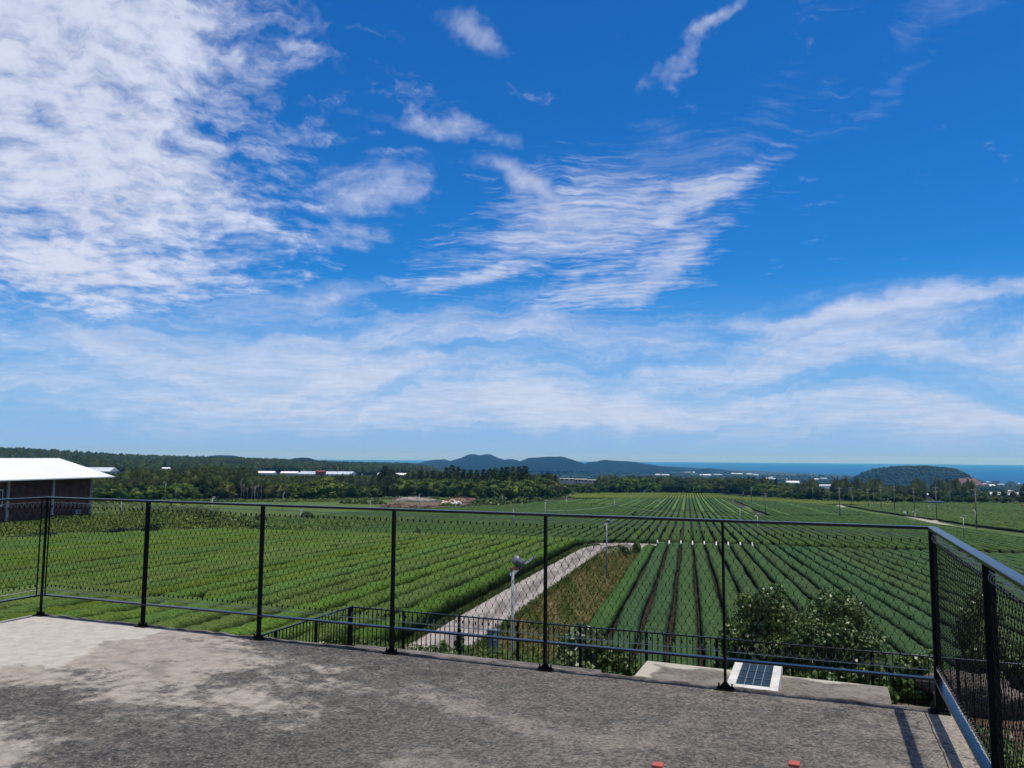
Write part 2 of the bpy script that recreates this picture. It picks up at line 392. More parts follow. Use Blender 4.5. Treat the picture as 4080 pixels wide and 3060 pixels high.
def ground_colour(x, y):
    p, t = to_pt(x, y); D = np.hypot(x, y); az = np.arctan2(x, y)
    a = x * E1[0] + y * E1[1]; b = x * E2[0] + y * E2[1]
    n1 = fbm(x, y, 9.0)[..., None]; n2 = fbm(x + 400, y, 2.2)[..., None]; n3 = fbm(x, y + 900, 40.0)[..., None]
    mixc = lambda A, B, w: np.array(A) * (1 - w) + np.array(B) * w
    grass = mixc((0.050, 0.095, 0.020), (0.115, 0.155, 0.040), np.clip(n1 * 2.4 - .7, 0, 1))
    c = grass
    soil = mixc((0.050, 0.036, 0.026), (0.085, 0.060, 0.042), n2)
    def put(c, w, col): w = np.clip(w, 0, 1)[..., None]; return c * (1 - w) + np.asarray(col) * w
    left = (p < -12.3) & (p > -66.5) & (t < 99) & (t > 10)
    right = (p > -6.9) & (p < 60) & (t < 129) & (t > 34)
    c = put(c, left | right, soil * np.array([.55, .55, .45]))
    mid = (t > np.where(p < -12.5, 108, 132)) & (t < 520) & (p > -98) & (p < 66.5)
    c = put(c, mid, mixc((0.045, 0.05, 0.024), (0.06, 0.065, 0.03), n2))
    far = (p > 72) & (t > 150) & (t < 560)
    c = put(c, far, mixc((0.05, 0.06, 0.026), (0.06, 0.07, 0.03), n2))
    # pale far-left field
    fl = sm(p, -98, -104) * sm(t, 150, 175)
    c = put(c, fl, mixc((0.075, 0.125, 0.026), (0.115, 0.165, 0.035), n3))
    # bank between the track and the lower field: green, straw and bare earth
    bank = sm(p, -9.6, -9.2) * sm(p, -6.4, -6.9) * (t < 122) * (t > 20)
    dry = np.clip((fbm(x, y, 3.0) - .52) * 6, 0, 1)[..., None]
    bc = mixc((0.070, 0.105, 0.026), (0.30, 0.215, 0.115), dry)
    bc = mixc(bc, (0.11, 0.055, 0.035), np.clip(sm(p, -8.0, -7.0)[..., None] * 1.2 * np.clip(n2 * 3 - 1.1, 0, 1), 0, 1))
    c = put(c, bank, bc)
    # mulch by the garden right of the roof
    mul = sm(a, -0.5, 1.5) * sm(b, 26, 21) * (b > -5)
    c = put(c, mul, mixc((0.075, 0.05, 0.036), (0.16, 0.105, 0.075), n2))
    # bare clearing
    cd = np.hypot((x - CLEAR.x) / 24, (y - CLEAR.y) / 30) + (n1[..., 0] - .5) * .9
    c = put(c, sm(cd, 1.05, .8), mixc((0.13, 0.088, 0.066), (0.21, 0.15, 0.115), n1))
    # woodland floor beyond the tree line, plots of the coastal plain
    wood = sm(D - edgeD(az), -4, 6)
    wc = mixc((0.022, 0.034, 0.014), (0.040, 0.058, 0.022), n3)
    plain = np.clip((fbm(x, y, 170.0) - .52) * 8, 0, 1)[..., None] * sm(D, 900, 1500)[..., None]
    wc = mixc(wc, mixc((0.05, 0.075, 0.03), (0.085, 0.085, 0.05), n3), plain)
    c = put(c, wood, wc)
    bend = ((p > -9.2) & (p < -6.6) & (t > 92) & (t < 134))
    c = np.where(bend[..., None], np.array((0.075, 0.105, 0.034)) * (.7 + .6 * n1), c)
    return c * 0.66

def build_ground():
    rings = np.concatenate([np.geomspace(4.0, 150, 190), np.geomspace(152, 700, 150)[0:], np.geomspace(712, 14500, 120)])
    rings = np.unique(rings)
    az = np.radians(np.concatenate([np.linspace(-180, -62, 60)[:-1], np.linspace(-62, -38, 60)[:-1], np.linspace(-38, 38, 300)[:-1], np.linspace(38, 62, 60)[:-1], np.linspace(62, 180, 60)[:-1]]))
    A, D = np.meshgrid(az, rings); X = D * np.sin(A); Y = D * np.cos(A); Z = gz(X, Y)
    nr, na = A.shape
    V = np.stack([X, Y, Z], -1).reshape(-1, 3)
    i = np.arange(nr - 1)[:, None] * na; j = np.arange(na)[None]; j2 = (j + 1) % na
    F = np.stack([i + j, i + na + j, i + na + j2, i + j2], -1).reshape(-1, 4)[:, ::-1]
    # the middle under the house
    V = np.vstack([V, [[0, 0, g1(0.0, 0.1)]]])
    m, nt, b = new_mat('ground_soil_and_grass')
    at_ = nt.n.new('ShaderNodeVertexColor'); at_.layer_name = 'land'
    pos = nt.n.new('ShaderNodeNewGeometry').outputs['Position']
    f = nt.noise(pos, 5.0, 5, 0.65)
    f2 = nt.noise(pos, 0.6, 4, 0.6)
    k = nt.math('MULTIPLY', nt.step(f, 0.25, 0.75, 0.6, 1.4, 'LINEAR'), nt.step(f2, 0.3, 0.7, 0.8, 1.2, 'LINEAR'))
    nt.put(nt.vmath('SCALE', at_.outputs['Color'], k), b.inputs['Base Color'])
    b.inputs['Roughness'].default_value = 0.95; b.inputs['Specular IOR Level'].default_value = 0.1
    nt.put(nt.bump(f, 0.7, 0.06), b.inputs['Normal'])
    me = mesh_np('ground', V, F, True, [m])
    tri = mesh_cap = None
    col = me.color_attributes.new('land', 'FLOAT_COLOR', 'POINT')
    c = ground_colour(V[:, 0], V[:, 1]); c = np.hstack([np.clip(c, 0, 1), np.ones((len(c), 1))]).astype(np.float32)
    col.data.foreach_set('color', c.ravel())
    return tag(link('ground', me), kind='structure')
ground = build_ground()

def build_sea():
    m, nt, b = new_mat('sea_water')
    pos = nt.n.new('ShaderNodeNewGeometry').outputs['Position']
    mp = nt.n.new('ShaderNodeMapping'); mp.inputs['Scale'].default_value = (0.0006, 0.0025, 1); nt.put(pos, mp.inputs['Vector'])
    n = nt.noise(mp.outputs[0], 1.0, 6, 0.6)
    nt.put(nt.mix(nt.step(n, 0.35, 0.7), (0.008, 0.060, 0.165), (0.011, 0.074, 0.195)), b.inputs['Base Color'])
    b.inputs['Roughness'].default_value = 0.55; b.inputs['Specular IOR Level'].default_value = 0.08; b.inputs['IOR'].default_value = 1.33
    nt.put(nt.bump(nt.noise(pos, 0.06, 4), 0.6, 2.0), b.inputs['Normal'])
    ang = np.linspace(0, 2 * np.pi, 181)[:-1]; rr = [2500, 5000, 9000, 15000, 23600]
    V = np.concatenate([np.stack([r * np.sin(ang), r * np.cos(ang), np.full(180, -120.0)], -1) for r in rr])
    F = [(i * 180 + k, (i + 1) * 180 + k, (i + 1) * 180 + (k + 1) % 180, i * 180 + (k + 1) % 180)[::-1] for i in range(4) for k in range(180)]
    return tag(link('sea', mesh_np('sea', V, F, True, [m])), kind='structure')
build_sea()

# ------------------------------------------------------------------ hills far off
M['hill'] = leaf_mat('wooded_hillside', (0.003, 0.008, 0.005), (0.006, 0.014, 0.008), 0.012, 0.9, 0.1, fine=0.35, fscale=0.06, transl=0)
M['scar'] = principled('red_earth_slope', (0.115, 0.062, 0.044), 0.95, 0, 0.1, 0.45, 0.06, coords='Object')
def hill(name, depth, prof, base_row, thick, scar=None):
    """a hill from its skyline: prof = [(px, row)], standing at the given depth, rounded front to back"""
    xs = np.array([q[0] for q in prof], float); ys = np.array([q[1] for q in prof], float)
    n, k = 90, 34
    px = np.linspace(xs[0], xs[-1], n); u = np.linspace(-1, 1, k)
    X = np.zeros((k, n)); Y = np.zeros((k, n)); Z = np.zeros((k, n))
    for i, x in enumerate(px):
        r = ray(x, float(np.interp(x, xs, ys))); zt = r.z * depth; zb = ray(x, base_row).z * depth
        X[:, i] = r.x * depth; Y[:, i] = depth + u * thick
        bell = np.clip(1 - u * u, 0, 1) ** .8
        nn = (fbm(X[:, i] * 1.0, Y[:, i], thick * .22) - .5) * .35
        Z[:, i] = zb - 14 + (zt - zb + 14) * np.clip(bell * (1 + nn * (1 - bell)), 0, 1) + (fbm(X[:, i], Y[:, i], 26) - .5) * 7 * bell
    V = np.stack([X, Y, Z], -1).reshape(-1, 3)
    F = [(j * n + i, j * n + i + 1, (j + 1) * n + i + 1, (j + 1) * n + i) for j in range(k - 1) for i in range(n - 1)]
    o = tag(link(name, mesh_np(name, V, F, True, [M['hill']])), kind='structure')
    return o
hill('hill', 5600, [(1665, 1848), (1700, 1838), (1738, 1831), (1770, 1831), (1800, 1838), (1830, 1847)], 1850, 420)
hill('hill', 5200, [(1770, 1850), (1800, 1836), (1840, 1825), (1868, 1811), (1885, 1809), (1912, 1815), (1940, 1810), (1955, 1811), (1985, 1824), (2010, 1832), (2040, 1829), (2065, 1835), (2090, 1850)], 1855, 620)
hill('hill', 4700, [(2050, 1852), (2075, 1838), (2105, 1825), (2150, 1822), (2200, 1820), (2235, 1819), (2270, 1829), (2310, 1842), (2340, 1853)], 1860, 560)
hill('hill', 5000, [(2320, 1856), (2345, 1843), (2380, 1838), (2412, 1832), (2440, 1836), (2510, 1839), (2560, 1846), (2620, 1857), (2700, 1866)], 1866, 420)
hill('hill', 6300, [(2480, 1868), (2560, 1859), (2700, 1861), (2760, 1864), (2810, 1873), (2880, 1876)], 1880, 380)
hill('hill', 5200, [(2760, 1884), (2800, 1868), (2830, 1866), (2880, 1872), (2950, 1884), (2990, 1890)], 1892, 280)
hill('hill', 2900, [(830, 1822), (862, 1815), (905, 1814), (935, 1818), (965, 1826)], 1832, 160)
hill('hill', 2100, [(1150, 1834), (1170, 1826), (1205, 1822), (1228, 1824), (1262, 1837)], 1842, 90)
KNOLL_PROF = [(3395, 1922), (3415, 1908), (3450, 1888), (3490, 1873), (3540, 1866), (3600, 1864), (3680, 1862), (3740, 1865), (3790, 1874), (3815, 1888), (3826, 1906), (3860, 1924), (3885, 1934)]
KD = 2550.0
knoll = hill('hill', KD, KNOLL_PROF, 1936, 170)
def knoll_pt(px, u):
    """a point of the knoll's slope: px along its skyline, u from -1 (near foot) to 1 (far foot)"""
    r = ray(px, float(np.interp(px, [q[0] for q in KNOLL_PROF], [q[1] for q in KNOLL_PROF]))); zt = r.z * KD; zb = ray(px, 1936).z * KD
    x, y = r.x * KD, KD + u * 170; bell = max(0, 1 - u * u) ** .8; nn = (float(fbm(x, y, 170 * .22)) - .5) * .35
    return x, y, zb - 14 + (zt - zb + 14) * min(1, max(0, bell * (1 + nn * (1 - bell)))) + (float(fbm(x, y, 26)) - .5) * 7 * bell
def scar_top(px): return float(np.interp(px, [3650, 3690, 3760, 3800, 3826, 3870], [-.88, -.80, -.68, -.58, -.36, -.40]))
def scar_patch():
    # bare red cutting on the near right flank of the knoll: a skin over the slope
    px0 = np.linspace(3652, 3872, 44); V = []
    for x in px0:
        for k in range(11):
            u = scar_top(x) + (-.985 - scar_top(x)) * k / 10; p = knoll_pt(x, u); lift = -1.5 if k in (0, 10) else 1.0
            V.append((p[0], p[1], p[2] + lift + .8 * float(fbm(p[0], p[1], 9))))
    F = [(i * 11 + k, (i + 1) * 11 + k, (i + 1) * 11 + k + 1, i * 11 + k + 1) for i in range(43) for k in range(10)]
    tag(link('earth_slope', mesh_np('earth_slope', np.array(V), F, True, [M['scar']])), kind='structure')
scar_patch()

# ------------------------------------------------------------------ concrete track on the left terrace, path on the right, grass strip
def strip(name, cl, width, mat, lift=0.05, nseg=8, edge=0.12):
    """cl: list of (x, y, halfwidth factor) in world coordinates; follows the ground"""
    pts = np.array([(q[0], q[1]) for q in cl]); d = np.r_[0, np.cumsum(np.hypot(*np.diff(pts, axis=0).T))]
    s = np.arange(0, d[-1], 0.6); X = np.interp(s, d, pts[:, 0]); Y = np.interp(s, d, pts[:, 1])
    ker = np.ones(9) / 9
    Xs = np.convolve(np.r_[[X[0]] * 4, X, [X[-1]] * 4], ker, 'valid'); Ys = np.convolve(np.r_[[Y[0]] * 4, Y, [Y[-1]] * 4], ker, 'valid')
    tx, ty = np.gradient(Xs), np.gradient(Ys); L = np.hypot(tx, ty); nx, ny = ty / L, -tx / L
    hw = width / 2 * np.interp(s, d, [q[2] if len(q) > 2 else 1 for q in cl])
    V = []
    for k in range(nseg + 1):
        u = -1 + 2 * k / nseg
        jit = (vnoise(s * 1.3 + k * 50, s * 0, 1.0) - .5) * edge * (abs(u) > .99)
        x = Xs + nx * (hw * u + jit); y = Ys + ny * (hw * u + jit)
        V.append(np.stack([x, y, gz(x, y) + lift * (1 if abs(u) < .99 else .2)], -1))
    n = len(s); V = np.concatenate(V)
    F = [(k * n + i, k * n + i + 1, (k + 1) * n + i + 1, (k + 1) * n + i) for k in range(nseg) for i in range(n - 1)]
    return tag(link(name, mesh_np(name, V, F, True, [mat])), kind='structure')
def track_mat():
    m, nt, b = new_mat('worn_concrete_track')
    pos = nt.n.new('ShaderNodeNewGeometry').outputs['Position']
    x, y, z = nt.sep(pos)
    p = nt.math('SUBTRACT', nt.math('MULTIPLY', x, CT), nt.math('MULTIPLY', y, ST))
    n1 = nt.noise(pos, 0.5, 6, 0.6); n2 = nt.noise(pos, 4.0, 5, 0.65)
    c = nt.mix(nt.step(n2, 0.3, 0.75), (0.215, 0.19, 0.172), (0.33, 0.298, 0.272))
    # darker wheel-worn middle, an uneven stain
    mid = nt.step(nt.math('ABSOLUTE', nt.math('ADD', nt.math('SUBTRACT', p, -10.5), nt.math('MULTIPLY', nt.math('SUBTRACT', n1, 0.5), 1.2))), 0.95, 0.25)
    mp = nt.n.new('ShaderNodeMapping'); mp.inputs['Rotation'].default_value = (0, 0, TH); mp.inputs['Scale'].default_value = (1.2, 0.09, 1); nt.put(pos, mp.inputs['Vector'])
    st = nt.noise(mp.outputs[0], 2.0, 5, 0.6)
    k = nt.math('MULTIPLY', mid, nt.step(st, 0.34, 0.56))
    c = nt.mix(nt.math('MULTIPLY', k, 0.9), c, (0.105, 0.088, 0.08))
    c = nt.mix(nt.step(n1, 0.5, 0.66, 0, 0.5), c, (0.16, 0.142, 0.13))
    nt.put(c, b.inputs['Base Color']); b.inputs['Roughness'].default_value = 0.9; b.inputs['Specular IOR Level'].default_value = 0.2
    nt.put(nt.bump(n2, 0.5, 0.03), b.inputs['Normal'])
    return m
M['track'] = track_mat()
M['path'] = principled('pale_path', (0.27, 0.25, 0.20), 0.95, 0, 0.2, 0.2, 0.6)
M['grassstrip'] = leaf_mat('mown_grass_strip', (0.055, 0.085, 0.025), (0.105, 0.13, 0.05), 0.3, 0.9, 0.1, fine=0.3, fscale=2.0, transl=0)
cl = [(*from_pt(-10.75, 12), 1), (*from_pt(-10.75, 34), 1), (*from_pt(-10.7, 60), 1), (*from_pt(-10.4, 80), 1.0), (*from_pt(-10.1, 90), 1.0), (*from_pt(-9.9, 100), 1.0), (*from_pt(-9.5, 110), 1.05), (*from_pt(-8.8, 119), 1.1), (*from_pt(-7.4, 127), 1.2), (*from_pt(-5.6, 131.4), 1.1)]
strip('farm_track', cl, 3.0, M['track'], 0.15)
b2 = [(*from_pt(-13.4, 112), .9), (*from_pt(-11.0, 115), 1.0), (*from_pt(-8.6, 119), 1.1)]
strip('farm_track', b2, 3.0, M['track'], 0.18)
pp = [at(3850, 2107), at(3790, 2096), at(3730, 2083), at(3690, 2074), at(3650, 2064), at(3600, 2053), at(3560, 2044), at(3510, 2035), at(3475, 2030)]
strip('field_path', [(q.x, q.y) for q in pp], 3.0, M['path'], 0.12, 4, 0.5)
pp = [at(3735, 2073), at(3712, 2080), at(3690, 2083)]
strip('field_path', [(q.x, q.y) for q in pp], 2.2, M['path'], 0.16, 4, 0.3)
pp = [at(3370, 2022), at(3335, 2011), at(3300, 2006)]
strip('field_path', [(q.x, q.y) for q in pp], 2.5, M['path'], 0.12, 4, 0.5)
pp = [at(2985, 2072), at(2983, 2045), at(2981, 2020), at(2979, 2009)]
strip('grass_path', [(q.x, q.y) for q in pp], 2.9, M['grassstrip'], 0.25, 4, 0.5)

# ------------------------------------------------------------------ tea hedges
def tea_mat():
    m, nt, b = new_mat('tea_leaves')
    geo = nt.n.new('ShaderNodeNewGeometry'); pos = geo.outputs['Position']
    oi = nt.n.new('ShaderNodeObjectInfo').outputs['Color']
    n0 = nt.noise(pos, 0.35, 3); n1 = nt.noise(pos, 5.5, 4, 0.75); n2 = nt.noise(pos, 13.0, 3, 0.75)
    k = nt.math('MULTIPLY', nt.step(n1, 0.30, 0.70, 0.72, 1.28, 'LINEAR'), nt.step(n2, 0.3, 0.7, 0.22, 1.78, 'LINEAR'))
    sh = nt.n.new('ShaderNodeAttribute'); sh.attribute_name = 'shoot_shade'
    oi = nt.mix(sh.outputs['Fac'], nt.mix(1.0, oi, (0.13, 0.16, 0.25), 'MULTIPLY'), oi)  # older leaves low on the hedge, with the shade between rows painted in
    k = nt.math('MULTIPLY', k, nt.step(n0, 0.3, 0.7, 0.86, 1.12, 'LINEAR'))
    c = nt.vmath('SCALE', oi, k)
    # young shoots a little yellower than the old leaves
    c = nt.mix(nt.step(n2, 0.55, 0.72, 0.0, 0.5), c, nt.mix(1.0, c, (1.2, 1.12, 0.9), 'MULTIPLY'))
    nt.put(c, b.inputs['Base Color']); b.inputs['Roughness'].default_value = 0.75; b.inputs['Specular IOR Level'].default_value = 0.03
    nt.put(nt.bump(n2, 1.0, 0.09), b.inputs['Normal'])
    return m
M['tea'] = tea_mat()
PROF = np.array([(-.42, 0.0), (-.50, .50), (-.47, .80), (-.35, .96), (-.12, 1.02), (.12, 1.02), (.35, .96), (.47, .80), (.50, .50), (.42, 0.0)])
PROF_FAR = np.array([(-.45, 0.0), (-.5, .75), (-.33, 1.0), (.33, 1.0), (.5, .75), (.45, 0.0)])
def hedge_geo(p, t0, t1, w, h, step, jit, prof, dips=()):
    n = max(3, int((t1 - t0) / step) + 1); t = np.linspace(t0, t1, n); t[1] = t0 + .12; t[-2] = t1 - .12; k = len(prof)
    wob = (vnoise(t * .45 + p * 13, t * 0 + p, 1.0) - .5) * .10 + (vnoise(t * .08 + p * 3, t * 0 + p, 1.0) - .5) * .2
    hh = h * (1 + (vnoise(t * .3 + p * 7, t * 0, 1.0) - .5) * .14)
    for (d0, d1, amt) in dips: hh = hh * (1 - amt * sm(t, d0 - .6, d0 + .4) * sm(t, d1 + .6, d1 - .4))
    endt = np.ones(n); endt[0] = endt[-1] = 0.03; hh = hh * endt
    P = p + wob[:, None] + prof[None, :, 0] * w; T = np.repeat(t[:, None], k, 1)
    X, Y = from_pt(P, T); xc, yc = from_pt(p + 0 * t, t)
    Z = gz(xc, yc)[:, None] - .05 + prof[None, :, 1] * hh[:, None]
    if jit:
        J = RNG.normal(0, jit, (n, k)) * (prof[None, :, 1] > .3)
        Z = Z + J; P2 = RNG.normal(0, jit * .9, (n, k)) * (prof[None, :, 1] > .3); X = X + P2 * CT; Y = Y - P2 * ST
    V = np.stack([X, Y, Z], -1).reshape(-1, 3)
    i = np.arange(n - 1)[:, None] * k; j = np.arange(k - 1)[None]
    F = np.stack([i + j, i + j + 1, i + k + j + 1, i + k + j], -1).reshape(-1, 4)
    S = np.interp(prof[None, :, 1] * endt[:, None], [.45, .74, .88, .97], [0, .12, .75, 1.0]).astype(np.float32).ravel()  # bright young top; sides and end caps get the painted shade
    return V, F, S
hedges = []   # (object kept as an individual)
def hedge(p, t0, t1, w, h, step, jit, prof, colour, label, group, dips=(), smooth=False):
    if t1 - t0 < 2: return
    V, F, S = hedge_geo(p, t0, t1, w, h, step, jit, prof, dips)
    me = mesh_np('tea_hedge', V, F, smooth, [M['tea']]); me.attributes.new('shoot_shade', 'FLOAT', 'POINT').data.foreach_set('value', S)
    o = link('tea_hedge', me)
    o.color = tuple(colour) + (1,)
    tag(o, label, 'tea hedge', group); hedges.append(o)
def top_pt(px, py, h):     # row coordinates of a place on the hedge tops
    d = ray(px, py); q = to_pt(d.x, d.y); s = -h / (d.z + .034 * q[1]); return q[0] * s, q[1] * s
DIP = [(top_pt(px0, py, 6.2), top_pt(px1, py, 6.2)) for px0, px1, py in ((595, 640, 2368), (700, 858, 2362), (360, 392, 2160), (425, 520, 2156), (1630, 1672, 2176))]
def t0_left(p):
    for t in np.arange(12, 60, .5):
        x, y = from_pt(p, t); a = x * E1[0] + y * E1[1]; b = x * E2[0] + y * E2[1]
        if b > 24.0 or a < -17: return t
    return 30
# left field: tall, bright, uncut
LC = np.array((0.068, 0.112, 0.019))
hedge(-13.25, t0_left(-13.25), 97.5, 1.30, 1.0, .16, .07, PROF, LC * np.array((.8, .92, .9)), 'bright uncut tea hedge standing right along the left verge of the concrete track', 'uncut tea hedges left of the track')
for k in range(30):
    p = -14.95 - 1.8 * k
    near = k < 18
    tt = RNG.uniform(.88, 1.1); c = LC * tt * np.array((RNG.uniform(.88, 1.10), 1, RNG.uniform(.8, 1.5)))
    t1 = float(np.interp(p, [-66, -60, -55, -40, -22, -14], [78, 91, 96.5, 98.5, 101, 98]))
    dips = []
    for a, b in DIP:
        if -1.0 < p - .5 * (a[0] + b[0]) < 1.9: dips.append((min(a[1], b[1]), max(a[1], b[1]), .96))
    hedge(p, t0_left(p), t1, 1.38, 1.02, .16 if near else .22, .048, PROF, c, 'bright uncut tea hedge left of the concrete track, %s row from it' % ordinal(k + 2), 'uncut tea hedges left of the track', dips)
# right field: low, dark, clipped
RC = np.array((0.043, 0.079, 0.030))
for k in range(31):
    p = -5.7 + 1.8 * k
    c = RC * RNG.uniform(.93, 1.07) * np.array((RNG.uniform(.92, 1.08), 1, RNG.uniform(.9, 1.1)))
    if k == 0: c = c * np.array((1.1, 1.15, .9))
    hedge(p, 36 if p > -3 else 40, (128.2 if k > 0 else 123) + (vnoise(p * 3, 0, 1.0) - .5), 1.50, .72, .16 if k < 18 else .22, .045, PROF, c, 'dark clipped tea hedge right of the grassy bank, %s row from the bank' % ordinal(k + 1), 'clipped tea hedges of the near right field')
# middle field beyond the white markers
MC = np.array((0.041, 0.074, 0.018))
for n, k in enumerate(range(-50, 39)):
    p = -5.7 + 1.8 * k
    t0 = 133.5 if p > -12.5 else 109.0
    if -18 < p <= -12.5: t0 = 118.0
    if p < -60: t0 = 109.0 + (-60 - p) * .95
    c = MC * RNG.uniform(.9, 1.1) * np.array((1, 1, RNG.uniform(.9, 1.1)))
    hedge(p, t0, float(brk(p)) - 5.0 if p > -70 else float(np.interp(p, [-96, -70], [215, 330])), 1.46, .75, .55, .045, PROF if abs(p) < 40 else PROF_FAR, c, 'clipped tea hedge of the middle field behind the markers, %s row from the left' % ordinal(n + 1), 'tea hedges of the middle field')
# far striped field behind the dark cross path
n = 0
for k in range(-34, 40):
    p = -5.7 + 1.8 * k
    if 21.5 < p < 25.2: continue
    n += 1
    light = (k % 6 in (0, 2)) if p < 20 else (k % 9 == 3)
    c = MC * (1.75 if light else .95) * RNG.uniform(.93, 1.07)
    t1 = float(np.interp(p, [-66, -40, 10, 66], [400, 470, 505, 470]))
    if p > 24: t1 = float(np.interp(p, [24, 66], [500, 420]))
    hedge(p, float(brk(p)) + 1.4, t1, 1.5, .75, 1.3, .05, PROF_FAR, c, 'tea hedge of the striped far field behind the cross path, %s row from the left' % ordinal(n), 'tea hedges of the striped far field')
# right field beyond the pale path: the nearest as individuals, the rest together
rest = []
FC = np.array((0.046, 0.076, 0.017)); n = 0
for k in range(0, 92):
    p = 74.0 + 1.8 * k
    t0 = max(150.0, p / .43); t1 = float(np.interp(p, [70, 110, 160, 240], [400, 470, 520, 560]))
    c = FC * (1.35 if RNG.random() < .15 else 1) * RNG.uniform(.9, 1.1)
    if k < 62:
        n += 1
        hedge(p, t0, t1, 1.46, .75, 1.3, .05, PROF_FAR, c, 'tea hedge of the wide field right of the pale path, %s row from the path' % ordinal(n), 'tea hedges of the wide right field')
    else: rest.append((p, t0, t1, c))
def merged_hedges(name, rows, colour, label, h=.8, w=1.4, step=2.0):
    Vs, Fs, Ss, o = [], [], [], 0
    for (p, t0, t1) in rows:
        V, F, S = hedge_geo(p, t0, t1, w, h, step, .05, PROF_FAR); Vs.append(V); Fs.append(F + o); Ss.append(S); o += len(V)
    me = mesh_np(name, np.vstack(Vs), np.vstack(Fs), False, [M['tea']]); me.attributes.new('shoot_shade', 'FLOAT', 'POINT').data.foreach_set('value', np.concatenate(Ss))
    ob = link(name, me); ob.color = tuple(colour) + (1,)
    return tag(ob, label, 'tea hedges', None, 'stuff')
merged_hedges('tea_hedge_rows', [(p, a, b) for p, a, b, c in rest], FC, 'farthest dark tea rows of the wide right field by the wood')
yl = []
for k in range(-46, 16):
    p = -5.7 + 1.8 * k
    t1 = float(np.interp(p, [-88, -60, 22], [560, 610, 640])); t0 = float(np.interp(p, [-88, -66, -40, 10, 22], [535, 470, 475, 508, 512]))
    tm = t0 + (t1 - t0) * .55
    yl += [(p, t0, tm - .9), (p, tm + .9, t1)]
for k in range(16, 62):
    p = -5.7 + 1.8 * k
    t0 = float(np.interp(p, [22, 66, 105], [504, 424, 440])); t1 = float(np.interp(p, [22, 50, 105], [560, 540, 470]))
    yl += [(p, t0, t1)]
merged_hedges('tea_hedge_rows', yl, (0.092, 0.122, 0.016), 'yellow green tea rows of the farthest field at the foot of the wood', .8, 1.35)

